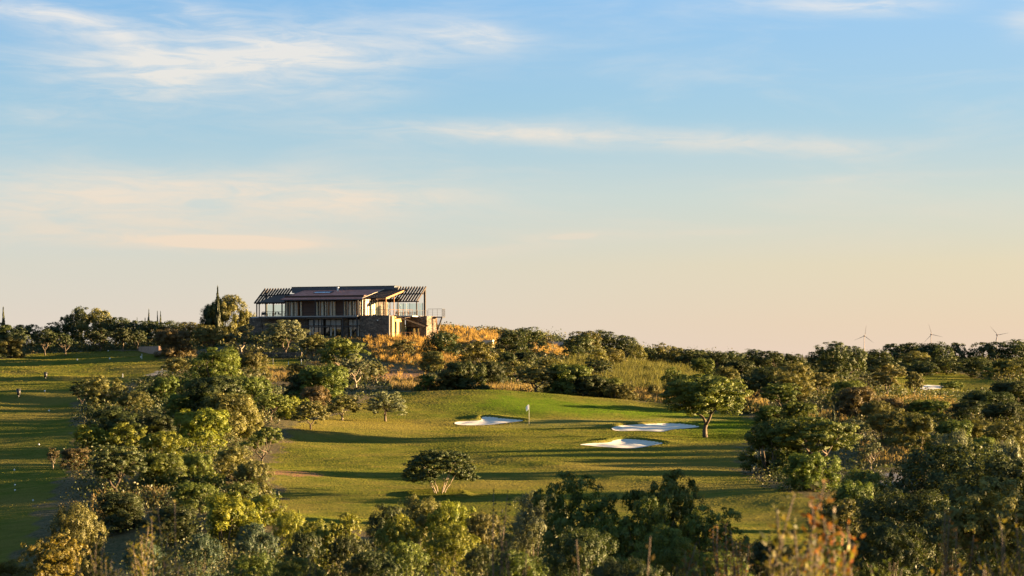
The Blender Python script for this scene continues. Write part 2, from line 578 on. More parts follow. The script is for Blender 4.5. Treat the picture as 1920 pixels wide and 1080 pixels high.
def simple(name, col, rough=0.7, metal=0.0, var=0.25, scale=3.0, bump=0.15, spec=0.4, stretch=(1, 1, 1)):
    m, N = material(name)
    tc = N.n("ShaderNodeTexCoord")
    mp = N.n("ShaderNodeMapping"); mp.inputs["Scale"].default_value = stretch
    N.t.links.new(tc.outputs["Object"], mp.inputs[0])
    n1 = N.noise(mp.outputs[0], scale, 5, .6)
    dark = tuple(c * (1 - var) for c in col); lite = tuple(min(c * (1 + var), .95) for c in col)
    c = N.ramp(n1, [(0.3, dark), (0.7, lite)])
    n2 = N.noise(mp.outputs[0], scale * 7, 4, .6)
    return finish(m, N, principled(N, c, rough, metal, n2, bump, 0.03, spec))


def ground_material():
    m, N = material("ground")
    geo = N.n("ShaderNodeNewGeometry")
    P = geo.outputs["Position"]
    at = lambda nm: N.n("ShaderNodeAttribute", attribute_name=nm).outputs["Fac"]
    fair, green, lush, path, earth = (at(k) for k in ("fair", "green", "lush", "path", "earth"))
    big = N.noise(P, 0.06, 4, .55); mid = N.noise(P, 0.35, 5, .6); fine = N.noise(P, 2.6, 5, .65); vf = N.noise(P, 9.0, 3, .7)
    mp = N.n("ShaderNodeMapping"); mp.inputs["Scale"].default_value = (.5, 1.6, 1.0); mp.inputs["Rotation"].default_value = (0, 0, .25)
    N.t.links.new(P, mp.inputs[0])
    streak = N.noise(mp.outputs[0], 1.1, 5, .6)
    # wild ground: dry grass, earth, some green
    wild = N.ramp(mid, [(0.3, (.040, .038, .016)), (0.5, (.075, .060, .027)), (0.7, (.13, .095, .042))])
    wild = N.mix(N.smooth(big, .45, .65), wild, (.045, .052, .017))
    wild = N.mix(N.smooth(fine, .35, .7), wild, (.14, .105, .046))
    # mown grass
    fw = N.ramp(N.m("ADD", N.m("MULTIPLY", mid, .45), N.m("MULTIPLY", streak, .55)), [(0.34, (.060, .084, .015)), (0.5, (.104, .112, .021)), (0.64, (.165, .138, .036))])
    fw = N.mix(N.smooth(big, .42, .68), fw, (.150, .126, .034))
    fw = N.mix(N.m("MULTIPLY", N.smooth(fine, .5, .75), .45), fw, (.045, .058, .016))
    fw = N.mix(N.m("MULTIPLY", N.smooth(vf, .5, .75), .2), fw, (.14, .14, .04))
    ls = N.ramp(streak, [(0.3, (.056, .090, .011)), (0.55, (.092, .125, .016)), (0.75, (.135, .135, .026))])
    fw = N.mix(lush, fw, ls)
    gr = N.ramp(mid, [(0.3, (.150, .146, .040)), (0.7, (.180, .165, .050))])
    fw = N.mix(green, fw, gr)
    col = N.mix(fair, wild, fw)
    col = N.mix(path, col, N.ramp(fine, [(0.3, (.20, .18, .15)), (0.7, (.29, .26, .22))]))
    col = N.mix(earth, col, N.ramp(fine, [(0.3, (.15, .085, .045)), (0.7, (.27, .16, .085))]))
    b1 = N.noise(P, 7.0, 4, .7); b2 = N.noise(P, 1.7, 3, .6)
    h = N.m("ADD", N.m("MULTIPLY", b1, .5), N.m("MULTIPLY", b2, .6))
    h = N.m("MULTIPLY", h, N.m("SUBTRACT", 1.0, N.m("MULTIPLY", green, .75)))
    sh = principled(N, col, 0.9, 0, h, 1.0, 0.5, .1)
    # mown turf: its blades are far smaller than anything modelled, so their upright facets are in the shading normal
    nz = N.n("ShaderNodeTexNoise"); nz.inputs["Scale"].default_value = 23.0; nz.inputs["Detail"].default_value = 2.0
    N.t.links.new(P, nz.inputs["Vector"])
    v1 = N.n("ShaderNodeVectorMath", operation="MULTIPLY_ADD"); N.t.links.new(nz.outputs["Color"], v1.inputs[0])
    v1.inputs[1].default_value = (7.0, 7.0, 0.0); v1.inputs[2].default_value = (-3.5, -3.5, 0.0)
    v2 = N.n("ShaderNodeVectorMath", operation="ADD"); N.t.links.new(v1.outputs[0], v2.inputs[0]); N.t.links.new(geo.outputs["Normal"], v2.inputs[1])
    v3 = N.n("ShaderNodeVectorMath", operation="NORMALIZE"); N.t.links.new(v2.outputs[0], v3.inputs[0])
    tf = N.n("ShaderNodeBsdfDiffuse"); N.put(tf.inputs["Color"], col); N.t.links.new(v3.outputs[0], tf.inputs["Normal"])
    mx = N.n("ShaderNodeMixShader"); N.put(mx.inputs[0], N.m("MULTIPLY", fair, N.m("SUBTRACT", 1.0, path)))
    N.t.links.new(sh, mx.inputs[1]); N.t.links.new(tf.outputs[0], mx.inputs[2])
    return finish(m, N, mx.outputs[0])


MAT_GROUND = ground_material()
MAT_SAND = simple("sand", (.50, .46, .395), .9, 0, .12, 1.5, .35, .1)

# ------------------------------------------------------------------ the ground sheet
rows = np.concatenate([np.arange(-40, 0, 4.0), np.arange(0, 110, 1.5), np.arange(110, 190, .5), np.arange(190, 272, .4), np.arange(272, 440, 1.3), np.arange(440, 700, 6), np.geomspace(700, 16000, 40)])
tcol = np.concatenate([-np.geomspace(3.2, .38, 24), np.arange(-.36, .361, 7.0 / FOC), np.geomspace(.38, 3.2, 24)])
R, T = np.meshgrid(rows, tcol, indexing="ij")
GX = T * np.maximum(R, 22.0); GY = R
GZ = ground_z(GX, GY)
nr, nc = GX.shape
ii = np.arange(nr * nc).reshape(nr, nc)
quads = np.stack([ii[:-1, :-1], ii[:-1, 1:], ii[1:, 1:], ii[1:, :-1]], -1).reshape(-1, 4)
gm = mesh_np("ground", np.stack([GX, GY, GZ], -1).reshape(-1, 3), quads=quads, mats=[MAT_GROUND], smooth=True)
for k, v in zones(GX, GY).items():
    a = gm.attributes.new(k, "FLOAT", "POINT")
    a.data.foreach_set("value", v.ravel().astype(np.float32))
ground = tag(link("ground", gm), kind="structure")


def sand_mesh(poly_, lift=0.05):
    from mathutils.geometry import delaunay_2d_cdt
    p = np.array(poly_)
    lo, hi = p.min(0), p.max(0)
    g = np.array([(x, y) for x in np.arange(lo[0], hi[0], .45) for y in np.arange(lo[1], hi[1], .45)])
    g = g + np.random.default_rng(3).uniform(-.12, .12, g.shape)
    inn, d = inside(g[:, 0], g[:, 1], poly_)
    g = g[inn & (d > .18)]
    q = np.vstack([p, g])
    n = len(p)
    vs, es, fs = delaunay_2d_cdt([Vector(v) for v in q], [(i, (i + 1) % n) for i in range(n)], [], 1, 1e-5)[:3]
    q = np.array([tuple(v) for v in vs])
    inn, d = inside(q[:, 0], q[:, 1], poly_)
    z = ground_z(q[:, 0], q[:, 1]) + lift + .035 * np.sin(q[:, 0] * 2.1 + 1.3 * np.sin(q[:, 1])) * ss(d, 0, .6) + .02 * np.sin(q[:, 1] * 4.3 + q[:, 0]) * ss(d, 0, .6)
    return mesh_np("sand_bunker", np.column_stack([q, z]), faces=[tuple(f) for f in fs], mats=[MAT_SAND], smooth=True)


for p_, lab in ((BUNK[0], "white sand bunker with a hooked back edge beside the flagstick"),
                (BUNK[1], "long pale sand bunker just beside the forked tree on the green"),
                (BUNK[2], "white sand bunker with a dark grass lip in front of the putting green"),
                (FAR_BUNK, "small far white bunker on the shaded fairway below the wind turbines")):
    tag(link("sand_bunker", sand_mesh(p_)), lab, "bunker", "white sand bunkers")

# ------------------------------------------------------------------ grass, reeds and low scrub (nobody could count these)
rg = np.random.default_rng(11)


def leafy(name, lo, hi, trans=.27, hue=.0, gloss=.02, tone_noise=True, var=.35):
    """leaf / blade material: colour between lo and hi by the piece's own tone, each plant a little different"""
    m, N = material(name)
    tone = N.n("ShaderNodeAttribute", attribute_name="tone").outputs["Fac"]
    oi = N.n("ShaderNodeObjectInfo")
    lo = tuple(v * .84 for v in lo); hi = tuple(v * 1.0 for v in hi)
    c = N.mix(tone, lo, hi)
    hs = N.n("ShaderNodeHueSaturation")
    N.put(hs.inputs["Hue"], N.m("ADD", .5 - hue - .012, N.m("MULTIPLY", oi.outputs["Random"], .024)))
    N.put(hs.inputs["Saturation"], 1.0)
    N.put(hs.inputs["Value"], N.m("ADD", 1 - var / 2, N.m("MULTIPLY", N.m("FRACT", N.m("MULTIPLY", oi.outputs["Random"], 7.31)), var)))
    N.put(hs.inputs["Color"], c)
    c = hs.outputs[0]
    d = N.n("ShaderNodeBsdfDiffuse"); N.put(d.inputs[0], c)
    t = N.n("ShaderNodeBsdfTranslucent"); N.put(t.inputs[0], N.mix(1.0, c, (1.25, 1.2, .6), "MULTIPLY"))
    mx = N.n("ShaderNodeMixShader"); mx.inputs[0].default_value = trans
    N.t.links.new(d.outputs[0], mx.inputs[1]); N.t.links.new(t.outputs[0], mx.inputs[2])
    out = mx.outputs[0]
    if gloss:
        g = N.n("ShaderNodeBsdfGlossy"); g.inputs["Roughness"].default_value = .55; g.inputs[0].default_value = (.9, .9, .9, 1)
        m2 = N.n("ShaderNodeMixShader"); m2.inputs[0].default_value = gloss
        N.t.links.new(out, m2.inputs[1]); N.t.links.new(g.outputs[0], m2.inputs[2])
        out = m2.outputs[0]
    return finish(m, N, out)


def turf_material():
    m, N = material("turf_blades")
    geo = N.n("ShaderNodeNewGeometry"); P = geo.outputs["Position"]
    tone = N.n("ShaderNodeAttribute", attribute_name="tone").outputs["Fac"]
    lush = N.n("ShaderNodeAttribute", attribute_name="lush").outputs["Fac"]
    big = N.noise(P, .06, 4, .55); mid = N.noise(P, .35, 5, .6)
    c = N.ramp(mid, [(.32, (.086, .098, .015)), (.5, (.112, .117, .018)), (.68, (.146, .132, .026))])
    c = N.mix(N.smooth(big, .42, .68), c, (.168, .146, .032))
    c = N.mix(lush, c, (.082, .146, .010))
    c = N.mix(1.0, c, N.ramp(tone, [(0, (.78, .80, .80)), (1, (1.0, .97, .94))]), "MULTIPLY")
    d = N.n("ShaderNodeBsdfDiffuse"); N.put(d.inputs[0], c)
    t = N.n("ShaderNodeBsdfTranslucent"); N.put(t.inputs[0], c)
    mx = N.n("ShaderNodeMixShader"); mx.inputs[0].default_value = .45
    N.t.links.new(d.outputs[0], mx.inputs[1]); N.t.links.new(t.outputs[0], mx.inputs[2])
    return finish(m, N, mx.outputs[0])


def scatter_in(poly_, dens, cap=400000):
    p = np.array(poly_)
    lo, hi = p.min(0), p.max(0)
    n = int(min((hi - lo).prod() * dens, cap * 3))
    q = rg.uniform(lo, hi, (n, 2))
    inn, d = inside(q[:, 0], q[:, 1], poly_)
    return q[inn], d[inn]


def blades(q, z, h, w, lean=.25, nap=np.pi / 2):
    """upright narrow quads (a little leaning), one per point"""
    n = len(q)
    th = np.pi / 2 + rg.uniform(-nap, nap, n)
    d = np.stack([np.cos(th), np.sin(th), np.zeros(n)], 1) * (w / 2)[:, None]
    base = np.column_stack([q, z])
    ln = rg.normal(0, lean, (n, 2)) * h[:, None]
    top = base + np.column_stack([ln, h])
    co = np.stack([base - d, base + d, top + d * .55, top - d * .55], 1).reshape(-1, 3)
    return co, np.arange(4 * n).reshape(-1, 4)


def build_turf():
    Q, L, H, Wd = [], [], [], []
    for p_, dens in ((FAIRWAY, 15), (LEFT_FW, 4), (SMALL_GR, 5), (FAR_FW, 1.2)):
        q, d = scatter_in(p_, dens)
        keep = np.abs(q[:, 0]) < .30 * q[:, 1] + 3
        q = q[keep]
        q = q[zones(q[:, 0], q[:, 1])["path"] < .5]
        if p_ is FAIRWAY:
            ok = np.ones(len(q), bool)
            for b in BUNK:
                inn, dd = inside(q[:, 0], q[:, 1], b)
                ok &= ~inn
            q = q[ok]
        hh = rg.uniform(.012, .030, len(q)) * np.interp(q[:, 1], [110, 250, 400], [.9, 1.25, 1.9])
        ww = rg.uniform(.12, .26, len(q)) * np.interp(q[:, 1], [110, 250, 400], [.9, 1.3, 2.2])
        if p_ is FAIRWAY:
            inn, dd = inside(q[:, 0], q[:, 1], GREEN_Z)
            hh = np.where(inn, hh * .8, hh)
        Q.append(q); H.append(hh); Wd.append(ww)
    q = np.vstack(Q); h = np.concatenate(H); w = np.concatenate(Wd)
    z = ground_z(q[:, 0], q[:, 1]) - .01
    co, qd = blades(q, z, h, w, .25, 1.0)
    me = mesh_np("turf", co, quads=qd, mats=[turf_material()], tone=rg.uniform(0, 1, len(q)))
    a = me.attributes.new("lush", "FLOAT", "FACE")
    a.data.foreach_set("value", zones(q[:, 0], q[:, 1])["lush"].astype(np.float32))
    tag(link("mown_grass", me), kind="stuff")


build_turf()

# --- tall dry grass: hill by the clubhouse, bank behind the ridge, clearings on the right
DRY = [  # (outline, tufts per m2, height, colour key)
    (poly((690, 362), (700, 340), (760, 330), (840, 322), (868, 330), (872, 352), (840, 371), (740, 369), (655, 366)), 7.0, .75, "gold"),
    (poly((795, 378), (930, 378), (935, 402), (800, 404)), 6.0, .8, "gold"),
    (poly((1000, 380), (1062, 380), (1066, 400), (1000, 400)), 5.0, .7, "gold"),
    (poly((735, 271), (950, 270), (1000, 274), (1000, 300), (930, 300), (735, 300)), 5.0, .9, "straw"),
    (poly((1060, 300), (1250, 285), (1310, 300), (1310, 360), (1190, 392), (1100, 380), (1040, 340)), 3.2, 1.5, "reed"),
    (poly((1180, 268), (1290, 262), (1420, 252), (1440, 262), (1420, 300), (1180, 290)), 5.0, .9, "straw"),
    (poly((1520, 226), (1590, 226), (1590, 250), (1520, 250)), 4.0, 1.0, "straw"),
    (poly((1610, 168), (1725, 168), (1730, 185), (1610, 188)), 7.0, .6, "straw"),
    (poly((1640, 240), (1790, 240), (1790, 290), (1640, 290)), 3.0, .8, "straw"),
    (poly((490, 285), (555, 285), (560, 320), (500, 322)), 3.0, .6, "straw"),
    (poly((160, 120), (250, 120), (270, 150), (180, 150)), 4.0, .55, "straw"),
    (poly((690, 295), (800, 295), (800, 328), (690, 328)), 1.4, .45, "gold"),
]
MAT_DRY = {"gold": leafy("dry_grass_gold", (.11, .075, .034), (.42, .285, .105), .5, gloss=0, var=0),
           "straw": leafy("dry_grass_straw", (.10, .082, .04), (.26, .19, .095), .45, gloss=0, var=0),
           "reed": leafy("dry_grass_reed", (.050, .058, .022), (.135, .124, .050), .4, gloss=0, var=0)}


def build_dry():
    acc = {}
    for p_, dens, hgt, key in DRY:
        q, d = scatter_in(p_, dens)
        clump = .55 + .45 * np.sin(q[:, 0] * 1.9 + 1.3 * np.sin(q[:, 1] * .8)) * np.sin(q[:, 1] * 1.3 + q[:, 0] * .4)
        if key == "gold":
            clump = .5 + .5 * np.sin(q[:, 0] * 2.6 + 2 * np.sin(q[:, 1] * .5)) * np.sin(q[:, 1] * .9 + 1.5 * np.sin(q[:, 0] * .8)); clump = clump ** 1.5
        keep = rg.uniform(0, 1, len(q)) < .12 + .88 * clump
        q = q[keep]; cl = clump[keep]
        k = 5
        qq = np.repeat(q, k, 0) + rg.normal(0, .11, (len(q) * k, 2))
        h = np.repeat(rg.uniform(.3, .7, len(q)) + .75 * cl, k) * rg.uniform(.6, 1.1, len(qq)) * hgt
        w = rg.uniform(.04, .10, len(qq))
        t = np.clip(np.repeat(rg.uniform(0, 1, len(q)), k) * .7 + rg.uniform(0, .3, len(qq)), 0, 1)
        acc.setdefault(key, []).append((qq, h, w, t))
    for key, lst in acc.items():
        qq = np.vstack([a[0] for a in lst]); h = np.concatenate([a[1] for a in lst]); w = np.concatenate([a[2] for a in lst]); t = np.concatenate([a[3] for a in lst])
        z = ground_z(qq[:, 0], qq[:, 1]) - .03
        co, qd = blades(qq, z, h, w, .28)
        tag(link("dry_grass", mesh_np("dry_grass", co, quads=qd, mats=[MAT_DRY[key]], tone=t)), kind="stuff")


build_dry()


def leaf_quads(c, nrm, tang, ln, wd):
    """diamond leaves from centres, normals and tangents"""
    b = np.cross(nrm, tang)
    b /= np.linalg.norm(b, axis=1)[:, None] + 1e-9
    l = tang * (ln / 2)[:, None]; s = b * (wd / 2)[:, None]
    co = np.stack([c - l, c + s - l * .1, c + l, c - s - l * .1], 1).reshape(-1, 3)
    return co, np.arange(4 * len(c)).reshape(-1, 4)


def unit(v):
    return v / (np.linalg.norm(v, axis=-1, keepdims=True) + 1e-9)


def scrub_points():
    """low undergrowth wherever nothing is mown, pathed or left to dry grass"""
    n = 11500
    d = np.sqrt(rg.uniform(112 ** 2, 470 ** 2, n))
    t = rg.uniform(-.30, .30, n)
    x = t * d
    z = zones(x, d)
    ok = (z["fair"] < .02) & (z["path"] < .1) & (z["earth"] < .1)
    for p_, dens, hgt, key in DRY:
        inn, dd = inside(x, d, p_)
        ok &= ~(inn & (rg.uniform(0, 1, n) < (.97 if key == "gold" else .75)))
    # keep clear of the clubhouse pad
    ok &= ~((np.abs(x + 31) < 24) & (d > 366) & (d < 402))
    for p_ in (FAIRWAY, LEFT_FW):
        inn, dd = inside(x, d, p_)
        ok &= dd > .9
    return np.stack([x, d], 1)[ok]


def build_scrub():
    q = scrub_points()
    z = ground_z(q[:, 0], q[:, 1])
    mats = [leafy("scrub_green", (.030, .042, .014), (.085, .092, .030), .3, var=0), leafy("scrub_brown", (.075, .058, .030), (.15, .115, .055), .3, gloss=0, var=0)]
    pick = (np.sin(q[:, 0] * .21 + 2) + np.sin(q[:, 1] * .13 + q[:, 0] * .1) + rg.normal(0, .7, len(q))) > 1.1
    for b, mt in ((False, mats[0]), (True, mats[1])):
        p = q[pick == b]; pz = z[pick == b]
        n = len(p)
        size = rg.uniform(.35, 1.0, n) * np.interp(p[:, 1], [9, 40, 120, 300, 470], [.55, .8, 1.0, 1.3, 1.8])
        k = 22
        u = unit(rg.normal(0, 1, (n * k, 3))); u[:, 2] = np.abs(u[:, 2])
        rad = np.repeat(size, k)
        c = np.column_stack([np.repeat(p, k, 0), np.repeat(pz, k)]) + u * (rad * rg.uniform(.5, 1.05, n * k))[:, None] * np.array([1.1, 1.1, .85])
        nr_ = unit(u + rg.normal(0, .6, u.shape)); tg = unit(np.cross(nr_, rg.normal(0, 1, u.shape)))
        ln = np.minimum(rad * rg.uniform(.34, .6, n * k), np.repeat(p[:, 1], k) * .0013)
        co, qd = leaf_quads(c, nr_, tg, ln, ln * .55)
        tone = np.clip(np.repeat(rg.uniform(0, 1, n), k) * .6 + rg.uniform(0, .4, n * k), 0, 1)
        tag(link("undergrowth", mesh_np("undergrowth", co, quads=qd, mats=[mt], tone=tone)), kind="stuff")


build_scrub()


def build_thicket():
    """taller tangle that closes the gaps between the shrubs"""
    spots = [(poly((160, 236), (250, 250), (330, 290), (480, 292), (520, 262), (520, 225), (440, 190), (480, 150), (500, 135), (480, 110), (380, 100), (250, 108), (150, 150), (150, 185)), .20, (1.0, 2.3)),
             (poly((430, 352), (650, 352), (650, 364), (430, 372)), .14, (.7, 1.6)),
             (poly((590, 285), (720, 282), (720, 330), (600, 345)), .08, (.7, 1.5)),
             (poly((830, 290), (1060, 278), (1180, 272), (1180, 300), (1060, 330), (1000, 372), (860, 318)), .10, (.8, 1.7)),
             (poly((1440, 205), (1640, 200), (1920, 190), (1920, 265), (1700, 300), (1640, 330), (1400, 330), (1420, 262)), .12, (.7, 1.7)),
             (poly((1420, 150), (1560, 142), (1640, 170), (1620, 195), (1430, 195)), .14, (.8, 1.8)),
             (poly((1700, 95), (1960, 95), (1960, 190), (1740, 175)), .12, (.8, 1.8)),
             (poly((-60, 424), (330, 424), (480, 405), (480, 455), (-60, 480)), .10, (1.5, 3.6)),
             (poly((1000, 395), (1250, 405), (1350, 425), (1640, 420), (1660, 500), (1000, 470)), .07, (1.2, 3.0)),
             (poly((1560, 490), (2000, 490), (2000, 530), (1560, 530)), .10, (1.8, 4.2)),
             (poly((1870, 400), (2000, 400), (2000, 490), (1860, 480)), .07, (1.2, 2.8)),
             (poly((170, 30), (1990, 30), (1960, 64), (1500, 78), (1380, 100), (640, 102), (420, 100), (220, 66), (180, 46)), .15, (.7, 1.6))]
    mats = [leafy("thicket_green", (.022, .034, .010), (.070, .082, .022), var=0), leafy("thicket_olive", (.045, .045, .018), (.120, .108, .036), var=0)]
    bins = ([], [])
    for p_, dens, (h0, h1) in spots:
        q, d = scatter_in(p_, dens)
        z = ground_z(q[:, 0], q[:, 1])
        for k in range(len(q)):
            bins[int(rg.uniform() < .38)].append((q[k, 0], q[k, 1], z[k], rg.uniform(h0, h1)))
    for b, mt in zip(bins, mats):
      for near in (False, True):
        a = np.array(b); a = a[(a[:, 1] < 102) == near]; n = len(a); k = 210 if near else 84
        u = unit(rg.normal(0, 1, (n * k, 3))); u[:, 2] = np.abs(u[:, 2]) * 1.1
        hh = np.repeat(a[:, 3], k)
        lump = 1 + .28 * np.sin(u[:, 0] * 5 + np.repeat(rg.uniform(0, 6, n), k)) * np.sin(u[:, 1] * 5 + np.repeat(rg.uniform(0, 6, n), k))
        c = np.repeat(a[:, :3], k, 0) + u * (hh * lump * rg.uniform(.55, 1.03, n * k))[:, None] * np.array([.95, .95, .95])
        nr_ = unit(u + rg.normal(0, .55, u.shape)); tg = unit(np.cross(nr_, rg.normal(0, 1, u.shape)))
        ln = rg.uniform(.15, .29, n * k) * np.clip(np.repeat(a[:, 1], k) / 200, .4, 1.8)
        ln = rg.uniform(.05, .11, n * k) * np.clip(np.repeat(a[:, 1], k) / 60, .6, 1.5) if near else np.maximum(ln, hh * .10)
        co, qd = leaf_quads(c, nr_, tg, ln, ln * .6)
        tone = np.clip(np.repeat(rg.uniform(0, 1, n), k) * .55 + rg.uniform(0, .45, n * k), 0, 1)
        tag(link("thicket", mesh_np("thicket", co, quads=qd, mats=[mt], tone=tone)), kind="stuff")
        print("thicket", n)


build_thicket()

# ------------------------------------------------------------------ the clubhouse
MAT_STONE = None


def stone_material(name, dark, mid_, lite, scale=2.2):
    m, N = material(name)
    tc = N.n("ShaderNodeTexCoord")
    mp = N.n("ShaderNodeMapping"); mp.inputs["Scale"].default_value = (1, 1, 1.7)
    N.t.links.new(tc.outputs["Object"], mp.inputs[0])
    v = N.n("ShaderNodeTexVoronoi"); v.inputs["Scale"].default_value = scale; N.t.links.new(mp.outputs[0], v.inputs["Vector"])
    e = N.n("ShaderNodeTexVoronoi", feature="DISTANCE_TO_EDGE"); e.inputs["Scale"].default_value = scale; N.t.links.new(mp.outputs[0], e.inputs["Vector"])
    sp = N.n("ShaderNodeSeparateColor"); N.t.links.new(v.outputs["Color"], sp.inputs[0])
    c = N.ramp(sp.outputs[0], [(0.0, dark), (.5, mid_), (1.0, lite)])
    j = N.smooth(e.outputs["Distance"], .0, .10)
    c = N.mix(j, tuple(x * .55 for x in dark), c)
    return finish(m, N, principled(N, c, .9, 0, j, .35, .03, .1))


def plank_material(name, a, b, freq=7.0, axis=2):
    m, N = material(name)
    tc = N.n("ShaderNodeTexCoord")
    sp = N.n("ShaderNodeSeparateXYZ"); N.t.links.new(tc.outputs["Object"], sp.inputs[0])
    w = N.m("FRACT", N.m("MULTIPLY", sp.outputs[axis], freq))
    idx = N.m("FLOOR", N.m("MULTIPLY", sp.outputs[axis], freq))
    wn = N.n("ShaderNodeTexWhiteNoise", noise_dimensions="1D"); N.t.links.new(idx, wn.inputs["W"])
    c = N.mix(wn.outputs["Value"], a, b)
    groove = N.m("MULTIPLY", N.smooth(w, 0, .12), N.m("SUBTRACT", 1.0, N.smooth(w, .9, 1.0)))
    c = N.mix(groove, tuple(x * .4 for x in a), c)
    return finish(m, N, principled(N, c, .65, 0, groove, .5, .02, .3))


def tile_roof_material():
    m, N = material("roof_tiles")
    tc = N.n("ShaderNodeTexCoord")
    br = N.n("ShaderNodeTexBrick"); br.offset = .5
    N.t.links.new(tc.outputs["Object"], br.inputs["Vector"])
    br.inputs["Scale"].default_value = 1.0
    br.inputs["Brick Width"].default_value = .36; br.inputs["Row Height"].default_value = .30
    br.inputs["Mortar Size"].default_value = .022
    br.inputs["Color1"].default_value = (.50, .205, .150, 1); br.inputs["Color2"].default_value = (.40, .170, .135, 1); br.inputs["Mortar"].default_value = (.028, .018, .018, 1)
    n = N.noise(tc.outputs["Object"], .8, 4, .6)
    c = N.mix(N.smooth(n, .4, .7), br.outputs["Color"], (.40, .19, .16))
    return finish(m, N, principled(N, c, .95, 0, br.outputs["Fac"], -.08, .01, .05))


def glass_material(name, tint=(.85, .93, .92), dark=False):
    m, N = material(name)
    g = N.n("ShaderNodeBsdfGlossy"); g.inputs["Roughness"].default_value = .02; g.inputs[0].default_value = (.9, .95, .97, 1)
    lw = N.n("ShaderNodeLayerWeight"); lw.inputs[0].default_value = .35
    if dark:
        b = N.n("ShaderNodeBsdfDiffuse"); b.inputs[0].default_value = (.012, .014, .016, 1)
    else:
        b = N.n("ShaderNodeBsdfTransparent"); b.inputs[0].default_value = (*tint, 1)
    mx = N.n("ShaderNodeMixShader")
    N.put(mx.inputs[0], N.m("ADD", N.m("MULTIPLY", lw.outputs["Fresnel"], .6), .08 if dark else .03, clamp=True))
    N.t.links.new(b.outputs[0], mx.inputs[1]); N.t.links.new(g.outputs[0], mx.inputs[2])
    return finish(m, N, mx.outputs[0])


MAT_STONE = stone_material("rubble_stone", (.075, .058, .046), (.125, .100, .080), (.185, .150, .115))
MAT_STONE_Y = simple("ochre_render", (.34, .25, .105), .85, 0, .15, 2, .3, .1)
MAT_WOOD = plank_material("dark_cladding", (.050, .026, .018), (.085, .044, .030))
MAT_TIMBER = simple("timber", (.036, .026, .021), .7, 0, .35, 4, .3, .2)
MAT_OAK = simple("warm_timber", (.24, .115, .045), .65, 0, .25, 4, .3, .2)
MAT_CREAM = simple("cream_paint", (.58, .50, .36), .6, 0, .08, 3, .1, .3)
MAT_STEEL = simple("dark_steel", (.030, .030, .034), .45, .4, .2, 5, .1, .4)
MAT_GREYMET = simple("grey_metal", (.060, .068, .085), .5, .2, .2, 1.2, .1, .4)
MAT_SLAB = simple("pale_concrete", (.34, .33, .32), .8, 0, .12, 2, .2, .2)
MAT_CURTAIN = simple("curtain", (.50, .45, .38), .9, 0, .1, 6, .2, .1)
MAT_ROOF = tile_roof_material()
MAT_BROWNROOF = simple("brown_roof", (.045, .028, .022), .8, 0, .3, 2.5, .3, .2)
MAT_GLASS = glass_material("clear_glass")
MAT_DGLASS = glass_material("window_glass", dark=True)
MAT_WHITE = simple("white_paint", (.62, .61, .58), .5, 0, .04, 3, .05, .4)
MAT_BLACK = simple("black_plastic", (.018, .018, .020), .5, 0, .2, 5, .1, .4)

HX, HY, HZ = (531.3 - 960) / FOC * 376, 376.0, (HOR - 593.3) / FOC * 376
HROT = -math.radians(20)
house = thing("clubhouse", "two storey clubhouse with dark roofs, stone walls and slatted pergolas on the hill", "building", (HX, HY, HZ), HROT)
Hb = lambda nm, mat, *b: link(nm, MB().box(*b).mesh(nm, mat), house)


def bar(nm, mat, a, b, w, h=None, parent=None):
    return link(nm, MB().beam(a, b, w, h).mesh(nm, mat), parent or house)


def rail(nm, p0, p1, n, mat=MAT_STEEL, h=1.05, wires=3):
    """handrail with posts and wires between p0 and p1"""
    mb = MB(); p0, p1 = Vector(p0), Vector(p1); up = Vector((0, 0, h))
    mb.beam(p0 + up, p1 + up, .06, .06)
    for k in range(n + 1):
        q = p0.lerp(p1, k / n); mb.beam(q, q + up, .045, .045, (1, 0, 0))
    for k in range(wires):
        z = Vector((0, 0, h * (k + 1) / (wires + 1))); mb.beam(p0 + z, p1 + z, .016, .016)
    return mb.build(nm, mat, house)


# ground floor
Hb("stone_wall", MAT_STONE, -6.6, 4.9, .3, 9, -5.2, -.27)
Hb("stone_wall", MAT_STONE, 11.9, 13.2, .3, .9, -5.2, -.27)
Hb("stone_wall", MAT_STONE, 16.05, 21.9, -.55, 6.3, -5.2, .05)
Hb("stone_wall", MAT_STONE, 22.3, 26.6, 6.5, 11.6, -2.0, .02)
Hb("stone_wall", MAT_STONE, 25.1, 26.6, 6.3, 11.5, -5.2, -2.003)
Hb("back_wall", MAT_STONE, 4.9, 16.05, 1.6, 9, -5.2, -.27)
Hb("rendered_wall", MAT_STONE_Y, 21.9, 22.25, .25, 6.3, -5.2, -.1)
for v in (1.3, 3.5):
    w = link("window", MB().box(22.25, 22.31, v, v + .95, -3.6, -1.1).mesh("window", MAT_TIMBER), house)
    link("pane", MB().box(22.31, 22.33, v + .08, v + .87, -3.5, -1.2).mesh("pane", MAT_DGLASS), w)
Hb("lintel", MAT_STONE_Y, 22.25, 22.34, 1.1, 4.7, -1.08, -.9)
bar("downpipe", MAT_GREYMET, (21.97, -.62, -4.6), (21.97, -.62, .05), .16)
Hb("recessed_door", MAT_TIMBER, 22.3, 25.1, 6.9, 7.0, -5.2, -2.003)
for u in (22.45, 23.75):
    Hb("pane", MAT_DGLASS, u, u + 1.2, 6.84, 6.9, -4.6, -2.3)
